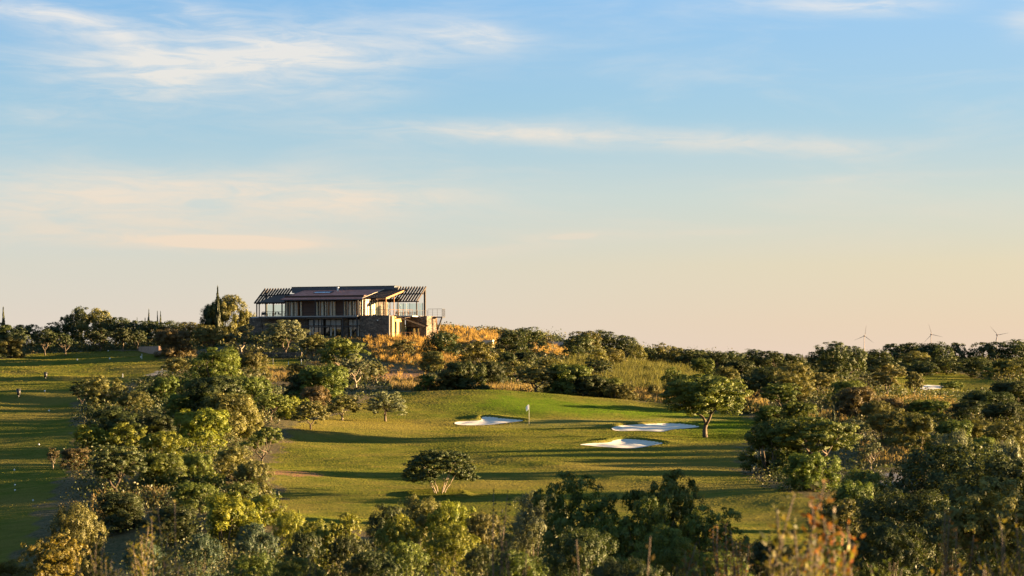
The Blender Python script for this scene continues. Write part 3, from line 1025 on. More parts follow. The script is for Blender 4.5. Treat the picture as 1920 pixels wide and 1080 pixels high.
# glazed ground-floor openings
def opening(u0, u1, n, z0=-4.6, z1=-.55, zt=-1.75):
    fr = MB()
    fr.box(u0, u1, .45, .6, zt - .06, zt + .06); fr.box(u0, u1, .45, .6, z1 - .12, z1); fr.box(u0, u1, .45, .6, z0, z0 + .1)
    for k in range(n + 1):
        u = u0 + (u1 - u0 - .12) * k / n
        fr.box(u, u + .12, .42, .63, z0, z1)
    f = link("window", fr.mesh("window", MAT_TIMBER), house)
    for k in range(n):
        a = u0 + (u1 - u0 - .12) * k / n + .12; b = u0 + (u1 - u0 - .12) * (k + 1) / n
        link("pane", MB().box(a, b, .52, .54, z0 + .1, zt - .06).mesh("pane", MAT_DGLASS), f)
        link("transom_panel", MB().box(a, b, .50, .54, zt + .06, z1 - .12).mesh("transom_panel", MAT_SLAB), f)
    return f


opening(4.95, 8.2, 3); opening(8.5, 11.85, 3); opening(13.25, 16.0, 3)
for u in (5.3, 5.9, 9.6, 10.4, 13.7, 15.2):
    Hb("curtain", MAT_CURTAIN, u, u + .22, .40, .45, -4.4, -1.9)
Hb("lintel", MAT_SLAB, 4.8, 12.0, .1, .45, -.5, -.3)
Hb("ground_beam", MAT_STEEL, 4.6, 16.0, -1.3, -1.1, -2.1, -1.92)
# slabs and balcony
Hb("floor_slab", MAT_SLAB, -6.9, 16.03, .2, 11.8, -.25, 0)
Hb("balcony", MAT_SLAB, -4.6, 15.9, -1.35, .2, -.12, .01)
Hb("balcony_beam", MAT_STEEL, -4.6, 15.9, -1.3, -1.1, -.42, -.122)
Hb("terrace_slab", MAT_STONE, -9.3, -6.9, 4.0, 11.8, -5.0, 0)
Hb("terrace_slab", MAT_SLAB, 16.06, 25.4, 6.32, 12, -.24, 0.06)
Hb("terrace_slab", MAT_SLAB, 21.92, 25.0, 3.4, 6.31, -.14, .04)
for u in (-4.0, .3, 5.2, 9.2, 12.9, 15.7):
    bar("strut", MAT_STEEL, (u, -1.2, -.3), (u - .55, .28, -2.3), .10)
for u in (7.0, 8.55, 12.85, 15.75):
    Hb("post", MAT_STEEL, u - .08, u + .08, -1.28, -1.12, -5.0, -.43)
for u in (7.0, 12.85, 15.75):
    bar("post", MAT_STEEL, (u, -.75, 0.01), (u, -.75, 3.1), .13)

# upper floor box
Hb("upper_wall", MAT_WOOD, 0, 16.4, .6, 9.0, 0, 3.9)
Hb("eaves_band", MAT_BROWNROOF, 0.0, 16.4, .3, .6, 2.85, 3.2)
for u0, u1, n in ((.55, 3.6, 5), (6.9, 10.55, 6), (12.55, 15.75, 5)):
    f = link("window", MB().box(u0, u1, .40, .6, 2.72, 2.85).mesh("window", MAT_TIMBER), house)
    link("sill", MB().box(u0, u1, .40, .6, 0.01, .09).mesh("sill", MAT_TIMBER), f)
    for k in range(n + 1):
        u = u0 + (u1 - u0 - .09) * k / n
        link("mullion", MB().box(u, u + .09, .02 if k % 2 == 0 else .25, .6, .09, 2.72).mesh("mullion", MAT_CREAM if k % 3 != 1 else MAT_OAK), f)
    for k in range(n):
        a = u0 + (u1 - u0 - .09) * k / n + .09; b = u0 + (u1 - u0 - .09) * (k + 1) / n
        link("pane", MB().box(a, b, .54, .57, .09, 2.72).mesh("pane", MAT_DGLASS), f)
        if k in (1, n - 2):
            link("curtain", MB().box(a + .05, a + .3, .46, .5, .1, 2.7).mesh("curtain", MAT_CURTAIN), f)
# sunlit glazed end
f = Hb("end_window", MAT_CREAM, 16.4, 16.46, .7, 6.6, .02, 3.1)
for k in range(6):
    v = .75 + k * .98
    link("mullion", MB().box(16.46, 16.56, v, v + .1, .02, 3.1).mesh("mullion", MAT_TIMBER), f)
    if k < 5:
        link("curtain" if k != 2 else "pane", MB().box(16.462, 16.50, v + .16, v + .92, .1, 2.75).mesh("c", MAT_CURTAIN if k != 2 else MAT_DGLASS), f)
link("transom", MB().box(16.46, 16.55, .85, 6.6, 2.78, 2.88).mesh("transom", MAT_TIMBER), f)
# recessed glass doors under the slatted roof
f = link("glass_door", MB().box(16.47, 21.2, 6.7, 6.82, 2.75, 3.3).box(16.47, 16.62, 6.7, 6.82, .07, 2.75).box(17.6, 17.78, 6.7, 6.82, .07, 2.75).box(18.9, 19.05, 6.7, 6.82, .07, 2.75).mesh("glass_door", MAT_TIMBER), house)
link("pane", MB().box(16.62, 17.6, 6.74, 6.77, .07, 2.75).mesh("pane", MAT_GLASS), f)
link("pane", MB().box(17.78, 18.9, 6.74, 6.77, .07, 2.75).mesh("pane", MAT_GLASS), f)


# roofs
def slope(nm, mat, u0, u1, v0, w0, v1, w1, th=.22):
    return link(nm, MB().hexa([(u0, v0, w0 - th), (u1, v0, w0 - th), (u1, v1, w1 - th), (u0, v1, w1 - th), (u0, v0, w0), (u1, v0, w0), (u1, v1, w1), (u0, v1, w1)]).mesh(nm, mat), house)


mr = slope("main_roof", MAT_ROOF, -.1, 16.7, -1.0, 3.22, 9.0, 5.2)
sl = 1.98 / 10.0
sky_l = link("skylight", MB().hexa([(3.7, 5.2, 3.22 + sl * 6.2 + .02), (7.3, 5.2, 3.22 + sl * 6.2 + .02), (7.3, 6.9, 3.22 + sl * 7.9 + .02), (3.7, 6.9, 3.22 + sl * 7.9 + .02),
                                 (3.7, 5.2, 3.22 + sl * 6.2 + .12), (7.3, 5.2, 3.22 + sl * 6.2 + .12), (7.3, 6.9, 3.22 + sl * 7.9 + .12), (3.7, 6.9, 3.22 + sl * 7.9 + .12)]).mesh("skylight", MAT_STEEL), mr)
MAT_SKYL = simple("skylight_glass", (.45, .62, .9), .12, 1.0, .05, 2, 0, .9)
link("pane", MB().hexa([(3.8, 5.3, 3.22 + sl * 6.3 + .125), (7.2, 5.3, 3.22 + sl * 6.3 + .125), (7.2, 6.8, 3.22 + sl * 7.8 + .125), (3.8, 6.8, 3.22 + sl * 7.8 + .125),
                     (3.8, 5.3, 3.22 + sl * 6.3 + .14), (7.2, 5.3, 3.22 + sl * 6.3 + .14), (7.2, 6.8, 3.22 + sl * 7.8 + .14), (3.8, 6.8, 3.22 + sl * 7.8 + .14)]).mesh("pane", MAT_SKYL), mr)
link("flue", MB().tube([(7.9, 7.3, 4.7), (7.9, 7.3, 5.55)], .17, 12).tube([(7.9, 7.3, 5.55), (7.9, 7.3, 5.68)], .24, 12).mesh("flue", MAT_WHITE, True), mr)
link("gutter", MB().tube([(-.1, -1.07, 3.04), (16.7, -1.07, 3.04)], .09, 8).mesh("gutter", MAT_GREYMET), mr)
bar("barge_board", MAT_GREYMET, (-.16, -1.0, 3.14), (-.16, 9.0, 5.12), .09, .30)
bar("barge_board", MAT_CREAM, (16.76, -1.0, 3.12), (16.76, 9.0, 5.10), .09, .34)
bar("downpipe", MAT_CREAM, (16.62, -.7, .05), (16.62, -.7, 2.95), .14)
Hb("clerestory", MAT_GREYMET, -2.7, 18.9, 9.05, 12, 4.72, 5.82)
Hb("clerestory_cap", MAT_STEEL, -2.85, 19.05, 8.95, 12.1, 5.82, 5.9)
Hb("back_room", MAT_WOOD, .2, 16.4, 9.02, 11.7, .02, 4.72)
slope("left_roof", MAT_BROWNROOF, -5.7, -.12, .6, 2.72, 9.3, 4.55)
for k in range(12):
    u = -5.6 + k * .49
    bar("rafter_tail", MAT_TIMBER, (u, .35, 2.42), (u, 1.3, 2.62), .09, .16)
slope("slatted_roof", MAT_BROWNROOF, 16.82, 21.35, -.6, 3.2, 8.9, 5.05, .10)
for k in range(15):
    u = 16.95 + k * .305
    bar("rafter", MAT_TIMBER, (u, -.75, 3.25), (u, 8.8, 5.12), .10, .14)
bar("barge_board", MAT_OAK, (21.42, -.8, 3.16), (21.42, 9.0, 5.07), .10, .30)
bar("post", MAT_OAK, (21.3, -.5, .06), (21.3, -.5, 3.1), .15)
bar("post", MAT_TIMBER, (20.8, 6.4, .07), (20.8, 6.4, 4.3), .16)
bar("post", MAT_OAK, (21.2, 3.5, .05), (21.2, 3.5, 3.8), .13)


# pergolas: beams, posts and rafters
def pergola(u0, u1, n, post_u):
    for v, w in ((6.0, 2.75), (8.3, 4.25)):
        bar("pergola_beam", MAT_TIMBER, (u0 - .3, v, w), (u1 + .3, v, w), .16, .22)
    for k in range(n):
        u = u0 + (u1 - u0) * k / (n - 1)
        bar("rafter", MAT_TIMBER, (u, 5.75, 2.78), (u, 10.2, 5.62), .19, .30)
    bar("post", MAT_TIMBER, (post_u, 10.0, .05), (post_u, 10.0, 5.3), .34, .30)
    bar("post", MAT_TIMBER, (post_u, 6.0, .05), (post_u, 6.0, 2.7), .18)


pergola(19.2, 24.9, 11, 24.75)
pergola(-9.0, -3.2, 11, -8.7)
# glass wind screens of the terraces
def screen(u0, u1, v, n, h=2.5):
    for k in range(n + 1):
        u = u0 + (u1 - u0) * k / n
        bar("screen_post", MAT_STEEL, (u, v, .06), (u, v, h + .1), .08)
    for k in range(n):
        a = u0 + (u1 - u0) * k / n + .05; b = u0 + (u1 - u0) * (k + 1) / n - .05
        Hb("glass_screen", MAT_GLASS, a, b, v - .012, v + .012, .1, h)


screen(-8.6, -.3, 9.8, 5)
screen(19.1, 24.4, 9.8, 4)
for u, mt in ((-7.4, MAT_TIMBER), (-5.55, MAT_TIMBER), (-2.6, MAT_OAK), (-.7, MAT_TIMBER)):
    bar("post", mt, (u, .9 if u > -6 else 4.5, .02), (u, .9 if u > -6 else 4.5, 2.6), .16)
rail("railing", (-6.6, 4.2, 0), (-.2, 4.2, 0), 6)
rail("railing", (16.9, -.4, .05), (21.8, -.4, .05), 6)
rail("railing", (21.9, -.2, .05), (25.0, 3.5, .05), 5, MAT_OAK)
rail("railing", (25.0, 3.5, .05), (25.3, 9.8, .05), 6)
# side balcony with stair
Hb("stair_landing", MAT_STEEL, 25.45, 28.4, 9.7, 11.3, -.24, -.04)
rail("railing", (25.5, 9.75, -.04), (28.35, 9.75, -.04), 3, h=1.45)
rail("railing", (28.35, 9.75, -.04), (28.35, 11.25, -.04), 5, h=1.45)
for k in range(11):
    z = -.45 - k * .24
    Hb("stair_tread", MAT_SLAB, 26.65, 28.2 - k * .06, 9.75, 10.05, z - .05, z)
bar("stair_string", MAT_STEEL, (28.35, 9.72, -.2), (27.3, 9.72, -3.1), .18, .22)
bar("stair_post", MAT_OAK, (27.5, 9.6, -3.6), (27.2, 9.6, -.3), .14)
# lean-to over the recessed door
slope("lean_to", MAT_BROWNROOF, 22.4, 24.0, 2.2, -.30, 6.25, -.16, .1)
bar("lean_to_beam", MAT_TIMBER, (22.3, 1.2, .05), (27.0, 4.6, -1.95), .22, .26)
bar("lean_to_beam", MAT_TIMBER, (23.6, 4.6, -.05), (27.0, 6.1, -1.9), .16, .2)
rail("railing", (22.6, -1.2, -4.1), (27.2, 1.5, -4.1), 6, MAT_OAK, 1.0, 2)
link("wall_lamp", MB().box(19.6, 19.78, -.68, -.55, -.95, -.75).mesh("wall_lamp", MAT_WHITE), house)
link("wall_lamp", MB().box(-2.3, -2.0, .18, .3, -1.5, -1.3).mesh("wall_lamp", MAT_SLAB), house)
Hb("forecourt", MAT_STONE, -6.9, 27.0, -2.4, .25, -6.5, -4.9)

# terrace furniture
toW = Matrix.Translation((HX, HY, HZ)) @ Matrix.Rotation(HROT, 4, "Z")


def chair_meshes():
    seat = MB().box(-.26, .26, -.26, .26, .40, .47).mesh("seat", MAT_BLACK)
    back = MB().hexa([(-.27, .22, .45), (.27, .22, .45), (.27, .29, .45), (-.27, .29, .45), (-.27, .30, .92), (.27, .30, .92), (.27, .36, .92), (-.27, .36, .92)]).mesh("backrest", MAT_BLACK)
    arm = MB().box(-.03, .03, -.24, .26, .62, .67).box(-.025, .025, -.24, -.19, .0, .62).mesh("arm", MAT_BLACK)
    leg = MB().box(-.025, .025, -.025, .025, 0, .40).mesh("leg", MAT_BLACK)
    return seat, back, arm, leg


CH = chair_meshes()
chair_spots = [(-7.9, 7.0, .5, "dark terrace chair nearest the left pergola's thick post"), (-6.3, 5.2, 1.6, "dark chair by the left terrace railing under the brown roof's low corner"),
               (-4.6, 5.3, -1.5, "dark chair between the two timber posts of the left terrace"), (-3.3, 5.2, 1.6, "dark chair left of the orange lit post of the left terrace"), (-1.6, 5.3, -1.5, "dark chair right of the orange lit post of the left terrace"),
               (20.2, 7.4, 1.5, "dark chair behind the post of the right terrace"), (21.4, 7.6, -1.5, "dark chair facing its twin across the round table of the right terrace"),
               (22.7, 7.4, 1.5, "dark chair in the middle of the right terrace"), (23.9, 7.6, -1.5, "dark chair nearest the glass screen's end on the right terrace")]
for u, v, r, lab in chair_spots:
    p = toW @ Vector((u, v, .06))
    t = thing("terrace_chair", lab, "chair", p, HROT + r, "chairs on the clubhouse terraces")
    link("seat", CH[0], t); link("backrest", CH[1], t)
    for s in (-.28, .28):
        link("arm", CH[2], t).location = (s, 0, 0)
    for s in (-.23, .23):
        for q in (-.2, .23):
            link("leg", CH[3], t).location = (s, q, 0)
TB = (MB().tube([(0, 0, .70), (0, 0, .74)], .50, 16).mesh("tabletop", MAT_SLAB), MB().tube([(0, 0, .03), (0, 0, .70)], .05, 8).tube([(0, 0, 0), (0, 0, .04)], .26, 12).mesh("pedestal", MAT_BLACK))
for u, v, lab in ((-5.5, 5.25, "pale round table on the left terrace between two posts"), (-2.45, 5.25, "pale round table by the orange lit post of the left terrace"), (20.8, 7.5, "round table behind the post of the right terrace"), (23.3, 7.5, "round table near the glass screen's end on the right terrace")):
    t = thing("terrace_table", lab, "table", toW @ Vector((u, v, .06)), 0, "tables on the clubhouse terraces")
    link("tabletop", TB[0], t); link("pedestal", TB[1], t)

# ------------------------------------------------------------------ low walls
def wall(nm, label, cat, a, b, d0, d1, h, th, mat, cap=None, lift=0.0, top=None):
    """straight low wall between two bearings and distances, following the ground"""
    x0, x1 = (a - 960) / FOC * d0, (b - 960) / FOC * d1
    L = math.hypot(x1 - x0, d1 - d0); ang = math.atan2(d1 - d0, x1 - x0)
    z0 = gz(x0, d0) + lift; z1 = gz(x1, d1) + lift
    zt = max(z0, z1) + h if top is None else top
    t = thing(nm, label, cat, (x0, d0, 0), ang)
    link("wall", MB().box(0, L, -th / 2, th / 2, min(z0, z1) - 1.0, zt).mesh("wall", mat), t)
    if cap:
        link("coping", MB().box(-.05, L + .05, -th / 2 - .05, th / 2 + .05, zt, zt + .09).mesh("coping", cap), t)
    return t


wall("low_wall", "low cream wall glowing in the sun below the golden grass right of the clubhouse", "wall", 843, 925, 389, 381, .75, .4, MAT_CREAM, MAT_CREAM, top=(HOR - 638.5) / FOC * 385)
wall("low_wall", "low grey wall in shade with a grass topped bank above it", "wall", 1024, 1056, 398, 399, 1.0, .4, MAT_SLAB, MAT_SLAB, top=(HOR - 641.5) / FOC * 398)
wall("stone_wall", "low rubble wall in shade behind the little practice green", "wall", 476, 566, 352, 350, .55, .4, MAT_STONE)
wall("stone_wall", "short rubble wall with sunlit patches by the brown bush", "wall", 262, 300, 416, 392, .9, .5, simple("pink_stone", (.30, .20, .15), .9, 0, .3, 1.5, .5, .1))

# ------------------------------------------------------------------ golf things
fx, fd = (992 - 960) / FOC * 227.5, 227.5
fz = gz(fx, fd)
fl = thing("golf_flag", "white golf flag on a thin pole standing in the putting green", "flag", (fx, fd, fz))
link("pole", MB().tube([(0, 0, -.05), (0, 0, 2.22)], .012, 8).mesh("pole", MAT_WHITE, True), fl)
def cloth_material():
    m, N = material("flag_cloth")
    d = N.n("ShaderNodeBsdfDiffuse"); d.inputs[0].default_value = (.8, .79, .76, 1)
    t = N.n("ShaderNodeBsdfTranslucent"); t.inputs[0].default_value = (.8, .79, .76, 1)
    mx = N.n("ShaderNodeMixShader"); mx.inputs[0].default_value = .45
    N.t.links.new(d.outputs[0], mx.inputs[1]); N.t.links.new(t.outputs[0], mx.inputs[2])
    return finish(m, N, mx.outputs[0])


MAT_FLAG = cloth_material()
fv, ff = [], []
for i in range(7):
    s = i / 6
    for j in range(5):
        q = j / 4
        fv.append((-.02 - .36 * s * (1 - .15 * q), .05 * math.sin(s * 5) * s, 2.22 - .54 * q - .26 * s * s + .02 * math.sin(s * 6 + q * 2)))
for i in range(6):
    for j in range(4):
        ff.append((i * 5 + j, (i + 1) * 5 + j, (i + 1) * 5 + j + 1, i * 5 + j + 1))
link("flag_cloth", MB().add(fv, ff).mesh("flag_cloth", MAT_FLAG, True), fl)
link("cup", MB().tube([(0, 0, -.06), (0, 0, .012)], .054, 14).mesh("cup", MAT_BLACK), fl)

MK = MB()
import itertools
def ball_mesh(name, r, mat, zc=0):
    vs, fs = [], []
    n, m = 10, 6
    for i in range(m + 1):
        th = math.pi * i / m
        for k in range(n):
            vs.append((r * math.sin(th) * math.cos(2 * math.pi * k / n), r * math.sin(th) * math.sin(2 * math.pi * k / n), zc + r * math.cos(th)))
    for i in range(m):
        for k in range(n):
            fs.append((i * n + k, (i + 1) * n + k, (i + 1) * n + (k + 1) % n, i * n + (k + 1) % n))
    return mesh_np(name, vs, faces=fs, mats=[mat], smooth=True)


TM = (ball_mesh("head", .15, MAT_WHITE, .17), MB().tube([(0, 0, -.05), (0, 0, .06)], .05, 8).mesh("spike", MAT_WHITE))
tees = [(145, 676, "white tee marker on the second rise of the shaded fairway, by itself"), (206, 674, "white tee marker right of another on the same far rise"), (203, 659, "small white marker at the very back of the shaded fairway"),
        (264, 671, "white marker beside the thin stake at the far rise"), (262, 716, "white tee marker below the grey gravel patch"), (84, 735, "white tee marker between the two black bins"),
        (92, 772, "faint white marker on the plain slope left of the belt"), (27, 883, "white tee marker above a pair at the near terrace edge"), (28, 911, "upper of the paired white tee markers at the near terrace"),
        (28, 921, "lower of the paired white tee markers at the near terrace"), (62, 940, "nearest white tee marker in the shaded fairway"), (73, 835, "white marker on a pale spot of the shaded fairway")]
for c, r, lab in tees:
    x, d = on_ground(c, r, ground_z, 90, 440)
    t = thing("tee_marker", lab, "tee marker", (x, d, gz(x, d)), 0, "white tee markers")
    t.scale = (max(.4, min(.95, d / 330)),) * 3
    link("head", TM[0], t); link("spike", TM[1], t)


def stake(c, r, h, label, mat=MAT_WHITE, lo=90, hi=440):
    x, d = on_ground(c, r, ground_z, lo, hi)
    t = thing("marker_stake", label, "stake", (x, d, gz(x, d)), 0, "marker stakes")
    link("shaft", MB().box(-.04, .04, -.04, .04, -.1, h).mesh("shaft", mat), t)
    link("top", MB().hexa([(-.04, -.04, h), (.04, -.04, h), (.04, .04, h), (-.04, .04, h), (-.005, -.005, h + .08), (.005, -.005, h + .08), (.005, .005, h + .08), (-.005, .005, h + .08)]).mesh("top", mat), t)


stake(230, 708, .55, "white stake on the lit rim near the grey gravel patch")
stake(266, 673, .85, "thin pale stake at the far rise of the shaded fairway")
stake(304, 694, .5, "white stake at the upper edge of the grey gravel patch")
stake(512, 684, 1.0, "grey stake at the side of the little practice green", MAT_SLAB, 250, 352)
stake(541, 684, .5, "white stake in the middle of the little practice green", MAT_WHITE, 250, 352)
stake(565, 684, .9, "white stake at the far side of the little practice green", MAT_WHITE, 250, 352)

BIN = (MB().tube([(0, 0, .25), (0, 0, .85)], [.17, .21], 14).mesh("bin_body", MAT_BLACK, True), MB().tube([(0, 0, .85), (0, 0, .93)], [.23, .19], 14).mesh("lid", MAT_BLACK), MB().tube([(0, 0, -.05), (0, 0, .26)], .04, 8).mesh("post", MAT_STEEL))
for c, r, lab in ((85.5, 711, "black bin on the lit terrace rim, farther of the two"), (35, 745, "black bin at the end of the lit strip, nearer of the two")):
    x, d = on_ground(c, r, ground_z, 90, 440)
    t = thing("litter_bin", lab, "bin", (x, d, gz(x, d)), 0, "black bins along the terraces")
    t.scale = (1.25, 1.25, 1.15)
    for m_, nm in zip(BIN, ("bin_body", "lid", "post")):
        link(nm, m_, t)

# ------------------------------------------------------------------ wind turbines on the far plain
MAT_TURB = simple("turbine_paint", (.24, .205, .20), .8, 0, .03, 1, 0, .3)


def blade_mesh(L):
    mb = MB()
    sec = [(0, 1.1, 1.1), (.06, 1.2, 1.0), (.2, 1.9, .6), (.5, 1.25, .35), (.85, .7, .2), (1, .15, .08)]
    ring = []
    for t, c, h in sec:
        ring.append([(-c * .35 * .85, -h * .5, t * L), (c * .65 * .85, 0, t * L), (-c * .35 * .85, h * .5, t * L)])
    v = [p for r in ring for p in r]
    f = [(i * 3 + k, i * 3 + (k + 1) % 3, (i + 1) * 3 + (k + 1) % 3, (i + 1) * 3 + k) for i in range(len(ring) - 1) for k in range(3)]
    f += [(2, 1, 0), tuple(len(v) - 3 + k for k in range(3))]
    return mb.add(v, f).mesh("blade", MAT_TURB)


TD = 6500.0
PXM = TD / FOC
BL = blade_mesh(21.5 * PXM)
for c, r, ang, lab in ((1621, 630, 8, "wind turbine with one blade almost upright, standing lowest of the three on the horizon"), (1746.5, 627, -17, "wind turbine with a blade leaning left, behind the ridge's middle trees"), (1870, 628, -41, "wind turbine whose two upper blades spread like a V over the ridge")):
    x = (c - 960) * PXM; hz = (HOR - r) * PXM; g = -7.0
    t = thing("wind_turbine", lab, "wind turbine", (x, TD, g), 0, "wind turbines on the horizon")
    link("tower", MB().tube([(0, 6, -2), (0, 6, hz - g)], [1.5, .95], 12).mesh("tower", MAT_TURB, True), t)
    link("nacelle", MB().box(-1.9, 1.9, -3, 10, hz - g - 1.9, hz - g + 2.2).mesh("nacelle", MAT_TURB), t)
    hub = link("hub", MB().tube([(0, -5.2, hz - g), (0, -3.6, hz - g), (0, -3, hz - g)], [.5, 1.7, 1.9], 12).mesh("hub", MAT_TURB, True), t)
    for k in range(3):
        b = link("blade", BL, t)
        b.location = (0, -4.2, hz - g); b.rotation_euler = (0, math.radians(ang + 120 * k), 0)

# ------------------------------------------------------------------ trees and shrubs
def crown_np(seed, lobes, puffs, leaves, leaf, z0=0.0, shape="dome", spread=1.0, elong=.5, puff_r=.11, lobe_r=(.17, .27), up=.3, inner=.2):
    """leaf cloud of a crown that fills x, y in -0.5..0.5 and z in z0..1: lobes carry puffs, puffs carry leaves"""
    r = np.random.default_rng(seed)
    H = 1 - z0
    L = []
    for i in range(lobes):
        a = i * 2.39996 + r.uniform(-.4, .4)
        f = (i + .5) / lobes
        lr = r.uniform(*lobe_r)
        if shape == "dome":        # broad, low, a ring of skirts and a domed top
            if i % 5 < 2:
                rad = (.5 - lr * .8) * r.uniform(.7, 1.05)
                zz = z0 + H * r.uniform(.10, .30)
            else:
                rad = (.5 - lr * .85) * math.sqrt(f) * r.uniform(.7, 1.0)
                zz = z0 + H * (1 - lr * 1.15 - .36 * (rad / .5) ** 2) * r.uniform(.84, 1.03)
        elif shape == "ball":
            ph = math.acos(1 - 1.75 * f)
            rad = (.5 - lr * .8) * math.sin(ph) * r.uniform(.85, 1.1)
            zz = z0 + H * (.5 + (.5 - lr * .6) * math.cos(ph)) * r.uniform(.95, 1.03)
        elif shape == "cap":       # low half dome with a flat underside
            rad = (.5 - lr * .75) * math.sqrt(f) * r.uniform(.9, 1.05)
            top_ = z0 + H * (1 - lr * .8 - .50 * (rad / .5) ** 2.5)
            low = z0 + H * .12
            zz = low + max(top_ - low, 0) * (1.0 if i % 2 else r.uniform(0, .8))
        elif shape == "half":      # even half dome on a nearly flat base
            th = math.acos(max(1 - 1.12 * f, -.12))
            rad = (.5 - lr * .7) * math.sin(th) * r.uniform(.94, 1.03)
            zz = z0 + H * .20 + H * (.80 - lr * .8) * math.cos(th) * r.uniform(.93, 1.02)
        elif shape == "flat":      # wide umbrella
            rad = (.5 - lr * .7) * math.sqrt(f) * r.uniform(.9, 1.05)
            zz = z0 + H * (.62 - .25 * (rad / .5) ** 2) + r.uniform(-.04, .05)
        elif shape == "tall":      # egg, several tiers
            zz = z0 + H * (.10 + .78 * f) + r.uniform(-.04, .04)
            env = math.sin(math.pi * min(max((zz - z0) / H * .86 + .16, 0), 1)) ** .7
            rad = (.5 - lr * .7) * env * r.uniform(.45, 1.0)
        elif shape == "open":      # loose, separate clumps
            rad = (.5 - lr * .6) * math.sqrt(f) * r.uniform(.75, 1.1)
            zz = z0 + H * r.uniform(.25, .95) * (1 - .3 * (rad / .5) ** 2)
        else:                      # spindle
            zz = z0 + H * (.02 + .95 * f)
            rad = .18 * (1 - f) * r.uniform(0, 1)
            lr = max(.05, .46 * (1 - abs(2 * f - .75) ** 1.6 * .75)) * r.uniform(.8, 1.05) * (1 - .55 * f)
        L.append((rad * math.cos(a) * spread, rad * math.sin(a) * spread, zz, lr))
    L = np.array(L)
    n1 = lobes * puffs
    u = unit(r.normal(0, 1, (n1, 3)) + np.array([0, 0, up]))
    lr = np.repeat(L[:, 3], puffs)
    rr = lr * np.where(r.uniform(0, 1, n1) < inner, r.uniform(.2, .7, n1), r.uniform(.75, 1.08, n1))
    vs = H if shape != "spindle" else .16
    vz = {'dome': 1.25, 'flat': .62, 'cap': .85, 'half': .8, 'spindle': .16}.get(shape, min(1.0, max(vs, .45)) * .95)
    P = np.repeat(L[:, :3], puffs, 0) + u * rr[:, None] * np.array([1, 1, vz])
    pr = puff_r * r.uniform(.55, 1.25, n1) * (lr / .22) ** .5
    pt = r.uniform(0, 1, n1)
    n2 = n1 * leaves
    v = unit(r.normal(0, 1, (n2, 3)) + np.repeat(u, leaves, 0) * .55 + np.array([0, 0, .25]))
    rad = np.repeat(pr, leaves) * r.uniform(.5, 1.02, n2)
    C = np.repeat(P, leaves, 0) + v * rad[:, None] * np.array([1, 1, 1.15 if shape == 'dome' else .85 * (H if H < .8 else 1)])
    C[:, 2] = np.where(C[:, 2] > .97, .97 + (C[:, 2] - .97) * .65, C[:, 2])
    C[:, 2] = np.maximum(C[:, 2], z0 * .75 + .01)
    nr_ = unit(v * 1.25 + np.repeat(u, leaves, 0) * .35 + r.normal(0, .33, v.shape) + np.array([0, 0, .2]))
    tg = unit(np.cross(nr_, r.normal(0, 1, v.shape)))
    ln = leaf * r.uniform(.6, 1.35, n2)
    co, qd = leaf_quads(C, nr_, tg, ln, ln * elong * r.uniform(.8, 1.2, n2))
    tone = np.clip(np.repeat(pt, leaves) * .55 + r.uniform(0, .45, n2), 0, 1)
    return co, qd, tone, L


MAT = {
    "dark": leafy("leaf_dark", (.020, .031, .009), (.058, .072, .018)),
    "green": leafy("leaf_green", (.036, .060, .010), (.120, .146, .021)),
    "olive": leafy("leaf_olive", (.055, .063, .018), (.162, .148, .034)),
    "grey": leafy("leaf_grey", (.054, .068, .036), (.152, .158, .072)),
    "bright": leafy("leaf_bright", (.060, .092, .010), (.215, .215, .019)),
    "brown": leafy("leaf_brown", (.066, .055, .024), (.175, .128, .050), .3),
    "rust": leafy("leaf_rust", (.045, .060, .014), (.24, .082, .014), .4),
    "bronze": leafy("leaf_bronze", (.055, .066, .012), (.225, .165, .024), .42),
    "blue": leafy("leaf_blue", (.028, .052, .029), (.084, .118, .064)),
}
MAT_BARK = simple("bark", (.105, .082, .060), .9, 0, .4, 6, .6, .1)
MAT_PALE = simple("pale_bark", (.26, .21, .155), .9, 0, .3, 6, .5, .1)
MAT_CORK = simple("dark_bark", (.050, .038, .028), .9, 0, .4, 6, .6, .1)


def limb(r, mb, a, b, r0, r1, bend=.06, n=5):
    a, b = np.array(a, float), np.array(b, float)
    off = r.normal(0, bend, 3) * np.linalg.norm(b - a)
    ps = [a + (b - a) * t + off * math.sin(math.pi * t) for t in np.linspace(0, 1, n)]
    mb.tube(ps, [r0 + (r1 - r0) * t for t in np.linspace(0, 1, n)], 6)
    return ps


